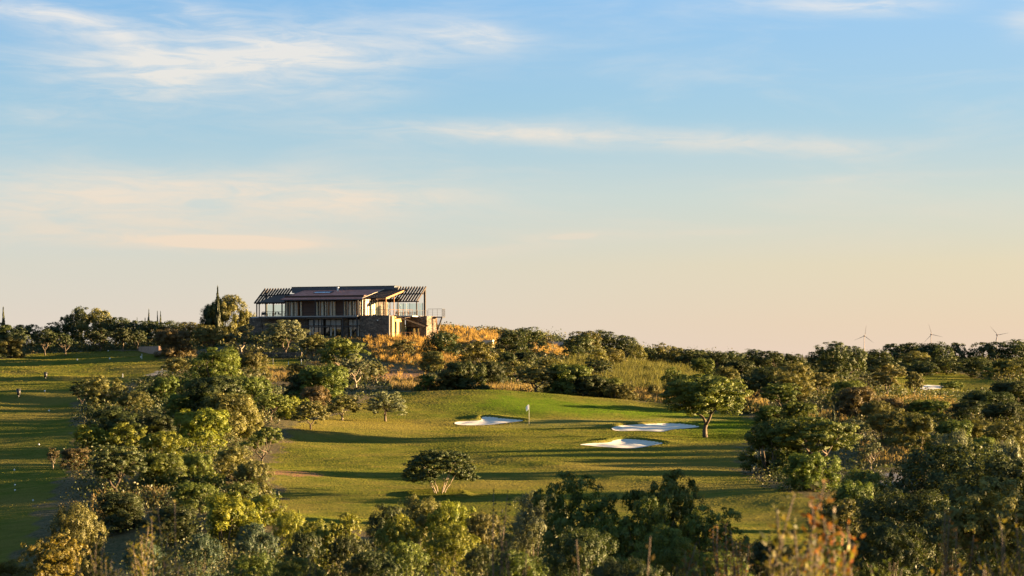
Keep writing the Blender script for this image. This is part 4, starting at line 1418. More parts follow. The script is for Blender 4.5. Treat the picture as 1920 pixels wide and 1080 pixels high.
def trunk_mesh(seed, L, z0, style="fork", rad=.035):
    r = np.random.default_rng(seed + 900)
    mb = MB()
    tops = [tuple(l[:3]) for l in L]
    if style == "multi":           # several stems straight from the base
        for k in range(6):
            a = k * 1.05 + r.uniform(-.3, .3)
            t = min(tops, key=lambda q: abs(math.atan2(q[1], q[0]) - (a if a < math.pi else a - 2 * math.pi)))
            b0 = (.055 * math.cos(a), .055 * math.sin(a), -.03)
            m = (.13 * math.cos(a) + r.uniform(-.02, .02), .13 * math.sin(a), z0 * .9)
            limb(r, mb, b0, m, rad * .75, rad * .55, .05)
            for t in sorted(tops, key=lambda q: (q[0] - m[0] * 2) ** 2 + (q[1] - m[1] * 2) ** 2)[:2]:
                limb(r, mb, m, (t[0], t[1], t[2]), rad * .5, rad * .15, .06)
    elif style == "mast":          # one leader
        top = (r.uniform(-.03, .03), r.uniform(-.03, .03), .8)
        limb(r, mb, (0, 0, -.03), top, rad, rad * .3, .03, 7)
        for t in tops[:7]:
            s = max(z0 * .7, t[2] - .22)
            limb(r, mb, (top[0] * s, top[1] * s, s), t, rad * .4, rad * .12)
    else:                          # one bole, forking
        fork = (r.uniform(-.03, .03), r.uniform(-.03, .03), z0 * .62)
        limb(r, mb, (0, 0, -.03), fork, rad * 1.25, rad, .06)
        ks = 3 if style == "fork3" else 2
        for k in range(ks):
            a = k * 2 * math.pi / ks + r.uniform(-.4, .4) + (.1 if style == "fork" else .6)
            m = (fork[0] + .15 * math.cos(a), fork[1] + .15 * math.sin(a) * .8, z0 * 1.05 + .04)
            limb(r, mb, fork, m, rad * .8, rad * .55, .08)
            sel = sorted(tops, key=lambda q: -(q[0] * math.cos(a) + q[1] * math.sin(a)))[:4]
            for t in sel:
                limb(r, mb, m, t, rad * .42, rad * .12, .07)
    return mb


PROTO = {}


def proto(key, style="fork", rad=.035, **kw):
    co, qd, tone, L = crown_np(**kw)
    z0 = kw.get("z0", 0)
    cm = mesh_np("crown_" + key, co, quads=qd, tone=tone, mats=[MAT["green"]])
    tm = trunk_mesh(kw["seed"], L, max(z0, .12), style, rad).mesh("trunk_" + key, MAT_BARK, True)
    PROTO[key] = (cm, tm)


# far shapes (a few dozen pixels), middle shapes, near shapes with small leaves
for i in range(4):
    proto(f"fball{i}", "fork", .03, seed=10 + i, lobes=9 + i, puffs=10, leaves=52, leaf=0.0540, z0=.16, shape="ball", puff_r=.12)
for i in range(4):
    proto(f"ftall{i}", "mast", .03, seed=20 + i, lobes=10 + i, puffs=9, leaves=52, leaf=0.0540, z0=.06, shape="tall", puff_r=.13)
for i in range(3):
    proto(f"fdome{i}", "multi", .03, seed=30 + i, lobes=13 + i, puffs=10, leaves=52, leaf=0.0558, z0=.0, shape="dome", puff_r=.13)
for i in range(2):
    proto(f"cyp{i}", "mast", .10, seed=40 + i, lobes=16, puffs=9, leaves=21, leaf=0.1250, z0=.02, shape="spindle", puff_r=.11, elong=.4)
for i in range(5):
    proto(f"mdome{i}", "multi", .028, seed=50 + i, lobes=15 + 2 * i, puffs=15, leaves=124, leaf=0.0320, z0=.0, shape="dome", puff_r=.088, lobe_r=(.10, .28))
for i in range(4):
    proto(f"mball{i}", "fork3" if i % 2 else "fork", .030, seed=60 + i, lobes=11 + i, puffs=14, leaves=124, leaf=0.0304, z0=.30, shape="ball", puff_r=.088, lobe_r=(.15, .25))
for i in range(3):
    proto(f"mtall{i}", "mast", .026, seed=70 + i, lobes=13 + i, puffs=13, leaves=118, leaf=0.0304, z0=.05, shape="tall", puff_r=.088, lobe_r=(.15, .25))
for i in range(3):
    proto(f"mopen{i}", "fork3", .024, seed=80 + i, lobes=11, puffs=10, leaves=109, leaf=0.0304, z0=.28, shape="open", puff_r=.085, lobe_r=(.12, .20))
proto("umbrella", "multi", .011, seed=91, lobes=34, puffs=18, leaves=58, leaf=.027, z0=.26, shape="half", puff_r=.07, lobe_r=(.105, .15), inner=.25, up=.1)
proto("forked", "fork", .026, seed=92, lobes=22, puffs=16, leaves=97, leaf=0.0300, z0=.32, shape="ball", puff_r=.09, lobe_r=(.15, .24))
for i in range(3):
    proto(f"lawn{i}", "fork", .026, seed=95 + i, lobes=16, puffs=16, leaves=66, leaf=0.034, z0=.28, shape="half", puff_r=.09, lobe_r=(.13, .22), up=.1)
for i in range(4):
    proto(f"near{i}", "multi", .016, seed=110 + i, lobes=20 + i, puffs=20, leaves=103, leaf=0.0210, z0=.0, shape="dome", puff_r=.066, lobe_r=(.13, .22), elong=.48, up=.55)
for i in range(3):
    proto(f"nopen{i}", "multi", .014, seed=120 + i, lobes=20, puffs=18, leaves=69, leaf=0.0287, z0=.05, shape="open", puff_r=.062, lobe_r=(.13, .21), elong=.45, up=.5)


def reed_np(seed, n=240, lean=.16):
    """upright thin stalks: dry, twiggy shrubs"""
    r = np.random.default_rng(seed)
    a = r.uniform(0, 2 * np.pi, n); q = np.sqrt(r.uniform(0, 1, n)) * .42
    base = np.stack([q * np.cos(a) * .6, q * np.sin(a) * .6, np.zeros(n)], 1)
    hh = r.uniform(.55, 1.0, n) * (1 - .5 * q)
    top = base * 1.5 + np.column_stack([r.normal(0, lean * .5, (n, 2)), hh])
    k = 9
    t = r.uniform(.25, 1.0, (n, k))
    C = (base[:, None, :] + (top - base)[:, None, :] * t[:, :, None]).reshape(-1, 3) + r.normal(0, .014, (n * k, 3))
    d = np.repeat(unit(top - base), k, 0)
    tg = unit(d + r.normal(0, .35, d.shape)); nr_ = unit(np.cross(tg, r.normal(0, 1, tg.shape)))
    ln = r.uniform(.05, .10, n * k)
    co, qd = leaf_quads(C, nr_, tg, ln, ln * .28)
    return co, qd, np.clip(np.repeat(r.uniform(0, 1, n), k) * .5 + r.uniform(0, .5, n * k), 0, 1), [(0, 0, .5, .2), (.2, 0, .6, .2), (-.2, .1, .6, .2)]


for i in range(2):
    co, qd, tone, L = reed_np(130 + i)
    PROTO[f"reed{i}"] = (mesh_np(f"crown_reed{i}", co, quads=qd, tone=tone, mats=[MAT["brown"]]), trunk_mesh(130 + i, L, .12, "multi", .016).mesh(f"trunk_reed{i}", MAT_BARK, True))


def sprig_proto(key, seed, stems, leaves, leaf, spread, bare=.35, wid=.42):
    """a few long shoots with leaves set along their upper part"""
    r = np.random.default_rng(seed)
    mb = MB(); C, D, U_ = [], [], []
    for s in range(stems):
        a = r.uniform(0, 2 * np.pi); o = r.uniform(0, .5) ** .7 * spread
        h = r.uniform(.55, 1.0) if s else 1.0
        b0 = np.array([.12 * o * math.cos(a), .12 * o * math.sin(a), -.02]); b1 = np.array([o * math.cos(a), o * math.sin(a), h])
        bend = r.normal(0, .04, 3)
        ps = [b0 + (b1 - b0) * t + bend * math.sin(t * 3.1) for t in np.linspace(0, 1, 7)]
        mb.tube(ps, [.0075 * (1 - .75 * t) for t in np.linspace(0, 1, 7)], 5)
        nl = int(leaves * h)
        for k in range(nl):
            t = bare + (1 - bare) * (k + r.uniform(0, 1)) / nl
            j = min(int(t * 6), 5); p = ps[j] + (ps[j + 1] - ps[j]) * (t * 6 - j)
            aa = k * 2.4 + r.uniform(-.4, .4)
            out = np.array([math.cos(aa), math.sin(aa), r.uniform(.5, 1.5)])
            out /= np.linalg.norm(out)
            l = leaf * r.uniform(.6, 1.25)
            C.append(p + out * l * .6 + r.normal(0, .012, 3)); D.append(out); U_.append(l)
    C = np.array(C); D = np.array(D); ln = np.array(U_)
    nr_ = unit(np.cross(D, r.normal(0, 1, D.shape)) + np.array([0, 0, .3]))
    tg = unit(D - nr_ * (D * nr_).sum(1)[:, None])
    co, qd = leaf_quads(C, nr_, tg, ln, ln * wid)
    tone = np.clip(r.normal(.34, .3, len(C)), 0, 1)
    PROTO[key] = (mesh_np("crown_" + key, co, quads=qd, tone=tone, mats=[MAT["rust"]]), mb.mesh("trunk_" + key, MAT_BARK, True))


sprig_proto("sprig0", 140, 12, 120, .023, .15, .38)
sprig_proto("sprig1", 141, 6, 120, .024, .08, .40)
sprig_proto("sprig2", 142, 24, 90, .022, .25, .35)
sprig_proto("stalk0", 144, 5, 2, .03, .16, .9)

_count = {}
SPECIES = {"f": ("tree", "trunk", "crown"), "m": ("tree", "trunk", "crown"), "s": ("shrub", "stems", "foliage"), "c": ("cypress_tree", "trunk", "crown"), "d": ("dry_shrub", "stems", "foliage"), "p": ("leafy_plant", "stems", "foliage"), "k": ("bare_plant", "stems", "foliage")}
CATS = {"tree": "tree", "shrub": "shrub", "cypress_tree": "tree", "dry_shrub": "shrub", "leafy_plant": "plant", "bare_plant": "plant"}
rp = random.Random(77)
WARN = []
RATIO = {"s": .74, "d": .7, "m": .8}


def plant(kind, shape, mat, c, top, d, w, label, bark=None, depth=1.0, group=None, rz=None):
    """kind: species letter; c, top: bearing column and row of the top in the photograph; d: distance in m; w: width in photo px"""
    ratio = RATIO.get(kind, 0)
    for step in range(40):         # bring squat plants forward until they stand as tall as their kind grows
        x = (c - 960) / FOC * d
        z = gz(x, d)
        h = (HOR - top) / FOC * d - z
        wm = w / FOC * d
        if h >= ratio * wm or shape.startswith(("umb", "fork", "lawn")):
            break
        dn = d * .99
        xn = (c - 960) / FOC * dn
        zz = zones(np.array([xn]), np.array([dn - 1.0]))
        if zz["fair"][0] > .05 or step > (10 if c > 1375 and d > 120 else 34):
            break
        d = dn
    if h < ratio * .8 * wm:        # still squat: root it lower in the undergrowth
        z -= min(ratio * .8 * wm - h, 2.0)
        h = (HOR - top) / FOC * d - z
    if h < .45 or h > 11 or h / wm > 3.2 and kind not in "cpk" or wm / h > 2.8:
        WARN.append((label[:40], round(h, 2), round(wm, 2)))
    h = max(h, .4)
    if shape.startswith(("near", "nopen")):
        wm = max(wm, (1.12 if c > 1600 else .78) * h)
    elif shape.startswith(("forked", "lawn", "umbrella")):
        wm *= 1.2 if shape == "umbrella" else 1.16
    elif shape.startswith(("fball", "ftall", "fdome")):
        wm *= 1.22
    elif kind in "sd" and d > 90:
        wm *= 1.16
    opts = [k for k in PROTO if k.startswith(shape)]
    key = opts[_count.get(shape, 0) % len(opts)]
    _count[shape] = _count.get(shape, 0) + 1
    nm, pt, pc = SPECIES[kind]
    root = thing(nm, label, CATS[nm], (x, d, z - .03), rp.uniform(0, 6.28) if rz is None else rz, group)
    cm, tm = PROTO[key]
    root.scale = (h, h, h) if kind in "pk" and shape.startswith(("sprig", "thin", "stalk")) else (wm, wm * depth, h / .97)
    ob = link(pc, cm, root); ob.material_slots[0].link = "OBJECT"; ob.material_slots[0].material = MAT[mat]
    ob = link(pt, tm, root)
    if bark:
        ob.material_slots[0].link = "OBJECT"; ob.material_slots[0].material = bark
    return root


exec_plants = True

PLANTS = [
    # ---- lone trees on the fairway
    ("m", "umbrella", "dark", 825, 844, 147, 130, "umbrella shaped tree with many pale stems on its own ring of grass", MAT_PALE, .9),
    ("m", "forked", "green", 1323, 705, 207, 136, "round tree with a forked trunk standing by the long sand bunker", None, .95),
    ("m", "lawn0", "grey", 723, 734, 229, 76, "grey green tree with a forked trunk on the lawn below the clubhouse hill", None, .9),
    ("m", "lawn1", "olive", 642, 740, 227, 62, "slim lawn tree with a straight pale trunk between two wider trees", MAT_PALE, .9),
    ("m", "lawn2", "olive", 583, 752, 208, 60, "small lawn tree with a dark curved bole at the fairway edge", MAT_CORK, .9),
    ("m", "mopen0", "green", 492, 797, 172, 82, "leaning tree with a thin bent trunk beside the bare earth patch", None, .9),
    # ---- far left tree line
    ("c", "cyp0", "dark", 6, 577, 440, 13, "thin cypress rising alone over the wood at the far left edge"),
    ("m", "fball", "dark", 18, 611, 436, 56, "dark tree under the lone thin cypress"),
    ("m", "fball", "dark", 52, 610, 438, 46, "flat topped dark tree next to the lone cypress"),
    ("s", "mdome", "olive", 20, 633, 402, 62, "big rounded olive bush at the far edge of the shaded fairway", None, 1.0),
    ("m", "mball", "dark", 33, 620, 414, 46, "round dark tree behind the big olive bush on the fairway edge"),
    ("m", "mball", "dark", 85, 619, 410, 44, "round headed tree with a straight trunk at the shaded fairway's far end"),  # dark leaf colour stands in for shade on this tree
    ("m", "mopen", "dark", 122, 622, 408, 46, "spreading tree with a V shaped trunk at the shaded fairway's far end"),  # leaves darkened by material to show it shaded
    ("m", "ftall", "dark", 104, 608, 444, 56, "dark tree behind the one with a V shaped trunk"),
    ("m", "ftall", "dark", 128, 594, 446, 40, "dark tree on the slope up to the tallest crown of the far wood"),
    ("m", "ftall", "dark", 150, 582, 446, 42, "tallest and darkest pointed crown of the wood across the shaded fairway"),
    ("m", "fball", "olive", 184, 584, 442, 60, "broad tree with a sunlit side next to the tallest crown of the far wood"),
    ("m", "fball", "dark", 220, 598, 440, 50, "dark round tree between the broad sunlit one and the small cypresses"),
    ("m", "fball", "dark", 248, 603, 438, 46, "dark tree just before the small cypress row"),
    ("m", "fball", "dark", 284, 603, 436, 54, "dark tree underneath the tallest small cypress"),
    ("m", "fball", "dark", 318, 605, 434, 50, "dark tree right after the pair of small cypresses"),
    ("m", "fball", "olive", 352, 606, 430, 50, "olive tree in the far wood above the brown bush"),
    ("m", "fball", "olive", 384, 608, 428, 46, "olive tree at the foot of the tall tree beside the clubhouse"),
    ("m", "fball", "dark", -18, 606, 440, 60, "dark tree cut off by the edge of the view near the lone cypress"),
    ("c", "cyp1", "dark", 257, 596, 446, 7, "smallest cypress of the row over the far wood"),
    ("c", "cyp0", "dark", 272, 597, 446, 9, "short stout cypress of the row over the far wood"),
    ("c", "cyp1", "dark", 279, 581, 446, 9, "tallest cypress of the row over the far wood"),
    ("c", "cyp0", "dark", 295, 584, 446, 7, "thinner cypress of the close pair over the far wood"),
    ("c", "cyp1", "dark", 301, 585, 446, 8, "stouter cypress of the close pair over the far wood"),
    ("m", "mball", "dark", 231, 616, 418, 38, "small tree with a pale trunk in front of the low sunlit wall"),  # shade on the crown put into its dark leaf colour
    ("m", "mball", "dark", 258, 620, 420, 36, "small dark tree with a bare trunk near the low sunlit wall"),
    ("m", "mball", "dark", 188, 618, 424, 50, "shaded tree in front of the broad sunlit tree of the far wood"),  # its shade is painted in with the dark leaf material
    ("m", "mdome", "olive", 426, 556, 404, 88, "big tall tree with a golden side standing beside the clubhouse"),
    ("m", "mdome", "olive", 462, 580, 404, 40, "olive tree close against the clubhouse's stone corner"),
    ("m", "mdome", "dark", 398, 575, 406, 56, "dark tree half hidden behind the tall cypress by the clubhouse"),
    ("c", "cyp0", "dark", 408, 539, 398, 17, "tall dark cypress in front of the big golden tree by the clubhouse"),
    ("d", "mdome", "brown", 327, 618, 372, 70, "large bare brown bush at the end of the shaded fairway"),
    # ---- the belt of shrubs between the fairways, far to near
    ("m", "mball", "olive", 392, 612, 366, 62, "olive tree in front of the big golden tree, above the shrub belt"),
    ("m", "mopen", "grey", 452, 607, 360, 64, "grey olive tree with bare bent limbs below the clubhouse corner", MAT_PALE),
    ("m", "mball", "grey", 536, 602, 352, 84, "silvery olive tree with several trunks in front of the clubhouse"),
    ("s", "mdome", "green", 410, 655, 322, 102, "big rounded shrub crowning the middle of the shrub belt"),
    ("s", "mdome", "olive", 470, 662, 318, 66, "olive shrub against the big rounded one atop the belt"),
    ("s", "mball", "olive", 338, 672, 302, 56, "upright olive shrub beside the grey gravel patch"),
    ("s", "mdome", "green", 318, 704, 287, 70, "low green shrub in front of the grey gravel patch"),
    ("s", "mdome", "dark", 402, 708, 290, 110, "long dark shrub under the big rounded shrub of the belt"),
    ("s", "mdome", "green", 470, 706, 288, 84, "green shrub beside the bare earth strip in the belt"),
    ("s", "mtall", "olive", 186, 707, 236, 84, "sunlit tall shrub at the corner where the belt meets the shaded fairway"),
    ("s", "mball", "dark", 155, 716, 240, 40, "small dark shrub at the outer corner of the belt"),
    ("d", "mdome", "brown", 292, 722, 252, 52, "brownish shrub with golden top behind the sunlit corner shrub"),
    ("s", "mdome", "olive", 250, 735, 242, 66, "olive shrub beside the sunlit tall corner shrub"),
    ("s", "mdome", "green", 346, 736, 252, 72, "green shrub just behind the domed golden bush"),
    ("s", "mdome", "olive", 430, 740, 226, 100, "broad olive shrub behind the domed golden bush"),
    ("s", "mdome", "bright", 372, 768, 206, 118, "domed golden green bush in the middle of the belt", None, .8),
    ("s", "mdome", "dark", 215, 766, 226, 108, "dark shaded shrub mass below the sunlit corner shrub"),
    ("s", "mdome", "dark", 290, 776, 216, 90, "dark shrub between the corner shrub and the domed bush"),
    ("s", "mball", "green", 508, 739, 256, 66, "round green bush left of the round brown bush behind the lawn trees"),
    ("s", "mdome", "bright", 546, 742, 250, 60, "bright green bush behind the small lawn tree with the curved bole"),
    ("d", "mdome", "brown", 590, 726, 262, 56, "round brown bush behind the lawn trees"),
    ("s", "mdome", "olive", 470, 765, 224, 66, "olive bush at the back of the leaning tree"),
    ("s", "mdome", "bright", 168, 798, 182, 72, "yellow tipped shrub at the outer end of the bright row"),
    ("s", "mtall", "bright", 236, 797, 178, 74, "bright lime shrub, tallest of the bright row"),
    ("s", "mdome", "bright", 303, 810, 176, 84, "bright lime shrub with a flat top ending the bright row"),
    ("m", "mopen", "brown", 99, 842, 166, 34, "thin twiggy sapling catching the sun at the shaded fairway edge", MAT_PALE),
    ("d", "mdome", "brown", 142, 838, 166, 58, "brownish shrub next to the thin twiggy sapling"),
    ("m", "mball", "dark", 216, 838, 152, 112, "large dark tree with bare leaning trunks below the bright row", MAT_CORK),
    ("s", "mdome", "green", 300, 852, 153, 90, "dark green shrub right below the flat topped lime shrub"),
    ("s", "mdome", "green", 372, 850, 156, 70, "green shrub below the domed golden bush"),
    ("s", "mdome", "olive", 435, 840, 158, 78, "pale olive shrub left of the leaning tree's trunk"),
    ("s", "mdome", "olive", 472, 866, 143, 70, "olive shrub reaching out to the lawn below the leaning tree"),
    ("d", "reed", "brown", 290, 902, 129, 70, "reddish brown twiggy shrub with upright dry stalks in the shade"),
    ("s", "mdome", "green", 365, 902, 140, 76, "green shrub above the yellow green mound in the belt"),
    ("s", "mdome", "bright", 402, 889, 146, 42, "small yellowish shrub set in the dark part of the belt"),
    ("s", "mdome", "green", 452, 905, 130, 76, "green shrub at the lawn edge over the yellow leaved one"),
    ("s", "mdome", "bright", 430, 928, 108, 116, "yellow green mound of leaves at the near end of the belt"),
    ("s", "mdome", "bright", 500, 928, 118, 70, "yellow leaved shrub at the lawn's near corner"),
    ("s", "mdome", "dark", 330, 945, 112, 90, "dark shrub in the shade beside the yellow green mound"),
    ("s", "mdome", "dark", 225, 925, 128, 90, "shaded shrub below the leaning trunks of the large dark tree"),
    # ---- near shrubs along the bottom
    ("s", "near", "olive", 146, 943, 71, 116, "rounded bush with a sunlit flank standing alone at the near shaded fairway"),
    ("p", "nopen", "bronze", 105, 1004, 36, 130, "bronze yellow shrub in the near corner below the lone rounded bush"),
    ("p", "near", "bronze", 10, 1052, 30, 150, "low bronze shrub cut by the bottom corner of the view"),
    ("s", "near", "blue", 270, 1018, 56, 104, "blue green shrub beside the bronze yellow shrub"),
    ("s", "near", "blue", 378, 1004, 61, 92, "blue green shrub under the yellow green mound"),
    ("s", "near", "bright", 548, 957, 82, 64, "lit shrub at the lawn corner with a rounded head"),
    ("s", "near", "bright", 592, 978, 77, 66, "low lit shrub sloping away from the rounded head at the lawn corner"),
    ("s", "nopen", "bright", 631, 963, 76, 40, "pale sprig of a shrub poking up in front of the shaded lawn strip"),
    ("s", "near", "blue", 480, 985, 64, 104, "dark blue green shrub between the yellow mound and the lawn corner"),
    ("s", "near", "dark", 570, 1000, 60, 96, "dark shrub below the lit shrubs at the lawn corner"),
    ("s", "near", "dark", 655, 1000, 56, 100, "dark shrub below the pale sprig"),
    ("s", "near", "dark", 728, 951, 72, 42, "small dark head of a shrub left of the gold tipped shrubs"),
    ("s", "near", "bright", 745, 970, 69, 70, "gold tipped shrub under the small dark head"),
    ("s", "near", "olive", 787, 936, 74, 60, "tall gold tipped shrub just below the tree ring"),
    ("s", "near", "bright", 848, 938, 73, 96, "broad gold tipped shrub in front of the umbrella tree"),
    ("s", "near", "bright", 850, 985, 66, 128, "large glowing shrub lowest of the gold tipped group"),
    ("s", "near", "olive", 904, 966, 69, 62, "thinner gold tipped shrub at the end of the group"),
    ("s", "near", "green", 760, 1018, 50, 110, "green shrub at the bottom below the gold tipped group"),
    ("s", "near", "dark", 905, 1018, 48, 100, "dark shrub at the bottom under the end of the gold tipped group"),
    ("s", "near", "green", 480, 1040, 34, 130, "bright green low plant at the bottom, below the dark blue green shrub"),
    ("p", "sprig0", "dark", 600, 1028, 10.5, 120, "blurred dark sprig at the bottom under the lawn corner"),
    ("p", "sprig1", "bronze", 306, 932, 11, 46, "blurred yellow shoot rising over the blue green shrubs"),
    ("p", "sprig0", "bronze", 268, 962, 13, 70, "blurred bronze sprig next to the yellow shoot"),
    ("p", "sprig2", "bronze", 188, 1010, 12, 90, "blurred golden sprig over the bronze yellow shrub"),
    ("p", "sprig2", "bronze", 330, 1045, 10, 100, "blurred low golden sprig at the bottom below the blue green shrub"),
    ("p", "sprig1", "dark", 943, 914, 14.5, 60, "blurred dark shoot standing up against the sunny lawn"),
    ("s", "near", "olive", 976, 984, 41, 46, "small lit shrub between the dark shoot and the twin dark bushes"),
    ("s", "nopen", "green", 1092, 893, 31, 170, "first of the twin dark bushes in front of the lawn", None, .8),
    ("s", "nopen", "green", 1243, 884, 31, 140, "second of the twin dark bushes, with ragged top, in front of the lawn", None, .8),
    ("s", "near", "grey", 1012, 930, 33, 62, "greyish bush at the side of the first twin bush"),
    ("s", "nopen", "green", 1168, 935, 30, 90, "low bush filling the gap between the twin dark bushes"),
    ("s", "nopen", "green", 1345, 952, 30, 70, "small dark bush following the ragged twin bush"),
    ("s", "near", "dark", 1090, 985, 26, 170, "shaded shrub at the foot of the first twin bush"),
    ("s", "near", "green", 1250, 990, 25, 160, "shaded shrub at the foot of the ragged twin bush"),
    ("p", "sprig2", "rust", 1372, 975, 12.5, 150, "blurred rusty bush with reddish leaves beside the small dark bush"),
    ("p", "sprig0", "rust", 1290, 1005, 11, 80, "blurred orange tipped sprig at the foot of the ragged bush"),
    ("k", "stalk0", "brown", 1085, 1000, 9.5, 60, "pale bare stalks at the bottom before the first twin bush"),
    ("k", "stalk0", "brown", 1215, 992, 9, 70, "pale crooked bare branch in front of the ragged twin bush"),
    ("k", "stalk0", "brown", 985, 1020, 10, 60, "thin bare stalks at the bottom under the small lit shrub"),
    ("p", "sprig0", "bronze", 1470, 905, 7.6, 110, "tall blurred autumn sprig with rusty leaves crossing the lawn's end"),
    ("p", "sprig0", "rust", 1540, 882, 7.4, 110, "tallest blurred sprig with an orange red tip"),
    ("p", "sprig2", "bronze", 1500, 985, 7.0, 190, "blurred yellow brown leaves at the base of the tall autumn sprigs"),
    ("p", "sprig1", "rust", 1776, 952, 10.5, 40, "small blurred orange sprig before the big dark bush"),
    ("p", "sprig1", "rust", 1815, 985, 10, 46, "lower blurred orange sprig before the big dark bush"),
    ("p", "sprig2", "bronze", 1895, 950, 10, 70, "blurred olive sprig at the picture's right edge"),
    ("s", "near", "dark", 1795, 840, 46, 230, "large glossy bush with a lit crest, biggest of the near bushes"),
    ("s", "near", "dark", 1905, 862, 43, 150, "glossy bush beside the largest one, cut by the edge of the view"),
    ("s", "near", "dark", 1700, 915, 40, 180, "dark bush leaning out from the largest glossy bush towards the lawn"),
    ("s", "near", "dark", 1820, 950, 36, 230, "dark leafy bush under the largest glossy bush"),
    ("s", "near", "dark", 1650, 985, 33, 130, "dark low bush between the autumn sprigs and the glossy bushes"),
    ("s", "nopen", "olive", 1895, 900, 30, 80, "bush of pale leaves with a bare stem at the very edge"),
    ("p", "sprig2", "green", 1660, 1040, 9, 150, "blurred green tuft at the bottom below the dark low bush"),
    ("p", "sprig2", "bronze", 1800, 1045, 9, 150, "blurred brownish tuft at the bottom near the corner"),
    ("p", "sprig2", "dark", 430, 1050, 11, 120, "blurred dark tuft at the bottom below the lawn corner shrubs"),
    ("p", "sprig2", "green", 830, 1050, 11, 140, "blurred green tuft at the bottom below the glowing shrub"),
    ("s", "mdome", "green", 1600, 905, 108, 90, "green shrub where the lawn's end meets the low spreading shrub"),
    ("s", "mdome", "olive", 1570, 940, 98, 110, "olive shrub behind the tall autumn sprigs at the lawn's end"),
    ("s", "near", "green", 1560, 1000, 60, 130, "green shrub low behind the tallest autumn sprig"),
    ("s", "near", "dark", 1440, 1010, 40, 120, "dark shrub behind the blurred rusty bush"),
    ("s", "near", "green", 555, 1045, 30, 150, "green shrub at the bottom between the bright low plant and the dark sprig"),
    ("s", "near", "dark", 700, 1035, 36, 140, "dark shrub at the bottom under the small dark head"),
    ("s", "near", "green", 965, 1035, 27, 140, "green shrub at the bottom below the blurred dark shoot"),
    ("s", "near", "dark", 1175, 1040, 19, 170, "dark shrub lowest between the twin dark bushes"),
    ("s", "near", "green", 1345, 1035, 21, 150, "green shrub at the bottom below the blurred rusty bush"),
    # ---- right of the fairway
    ("s", "mdome", "green", 1455, 788, 166, 120, "big dark green bush at the end of the lawn, beside the narrow cypress"),
    ("s", "mball", "green", 1530, 785, 164, 130, "big green bush with a bright side behind the autumn sprigs"),
    ("s", "mdome", "green", 1520, 846, 156, 96, "lower bush at the foot of the two big green ones"),
    ("s", "mdome", "green", 1625, 888, 112, 110, "low spreading shrub between the autumn sprigs and the gravel path"),
    ("s", "mdome", "dark", 1650, 925, 62, 100, "low dark green shrub in front of the gravel path"),
    ("m", "mopen", "grey", 1634, 826, 166, 44, "little tree with a forked pale trunk by the dry clearing", MAT_PALE),
    ("m", "mball", "grey", 1602, 788, 192, 54, "small round silvery tree behind the big green bush"),
    ("s", "mdome", "olive", 1668, 768, 190, 90, "broad olive shrub above the dry clearing"),
    ("s", "mdome", "olive", 1715, 775, 186, 90, "golden sided shrub above the dry clearing"),
    ("c", "cyp1", "dark", 1563, 762, 192, 12, "narrow dark cypress among the shrubs beyond the lawn"),
    ("s", "mdome", "green", 1500, 752, 245, 64, "green shrub just left of the narrow cypress"),
    ("s", "mdome", "green", 1445, 762, 250, 60, "green shrub behind the big dark bush at the lawn's end"),
    ("s", "mdome", "green", 1785, 788, 200, 84, "flat domed green bush, nearer of the pair below the shaded slope"),
    ("s", "mdome", "olive", 1835, 786, 212, 80, "flat domed bush, farther of the pair below the shaded slope"),
    ("s", "mdome", "olive", 1890, 792, 196, 100, "wide flat dome with golden rims at the edge of the view"),
    ("s", "mdome", "green", 1842, 817, 170, 54, "small neat dome shaped bush behind the largest glossy bush"),
    ("s", "mdome", "grey", 1785, 816, 122, 84, "silvery bush just behind the lit crest of the largest glossy bush"),
    ("s", "mdome", "grey", 1893, 826, 112, 70, "silvery shrub at the edge over the glossy bush"),
    ("s", "mdome", "olive", 1770, 835, 150, 60, "olive shrub beside the dry clearing"),
    ("m", "mtall", "olive", 1490, 686, 305, 92, "tall olive brown tree, highest beyond the fork trunked tree"),
    ("m", "mball", "olive", 1540, 700, 300, 62, "olive tree against the tall olive brown one"),
    ("m", "mball", "green", 1466, 720, 284, 78, "bright green tree in front of the tall olive brown one"),
    ("m", "mball", "dark", 1415, 702, 300, 66, "dark round tree just behind the fork trunked tree"),
    ("m", "mtall", "green", 1262, 692, 272, 56, "rounded young tree among the reeds behind the green"),
    ("s", "mdome", "dark", 1385, 748, 262, 60, "dark bush between the fork trunked tree and the dry straw"),
    ("m", "mball", "olive", 1662, 684, 292, 70, "golden topped tree, tallest of those beside the far bunker"),
    ("m", "mopen", "grey", 1630, 697, 296, 46, "grey tree left of the golden topped one near the far bunker"),
    ("m", "mball", "olive", 1714, 699, 290, 36, "slim tree with a dark trunk just before the far bunker"),
    ("s", "mdome", "green", 1590, 712, 280, 70, "green shrub left of the trees near the far bunker"),
    ("s", "mdome", "brown", 1605, 728, 246, 84, "brownish dome of shrub in the middle of the valley"),
    ("d", "mdome", "brown", 1670, 745, 250, 60, "reddish dry shrub in the clearing below the far bunker"),
    ("d", "mdome", "bronze", 1706, 757, 240, 24, "small orange shrub glowing in the clearing below the far bunker"),
    ("s", "mdome", "olive", 1640, 752, 232, 60, "olive shrub left of the small orange one"),
    ("s", "mdome", "green", 1745, 748, 262, 74, "low green hedge like shrub under the lone far fairway tree"),
    ("m", "mball", "green", 1784, 715, 392, 48, "lone tree standing on the far shaded fairway"),
    ("s", "mdome", "dark", 1850, 735, 268, 100, "dark shrub mass in shade left of the far fairway"),
    ("s", "mdome", "dark", 1905, 714, 278, 90, "tallest dark shrub on the shaded slope at the edge"),
    ("s", "mdome", "dark", 1815, 752, 258, 80, "dark low shrub at the toe of the shaded slope"),
    ("s", "mdome", "dark", 1880, 755, 248, 90, "dark shrub at the bottom of the shaded slope"),
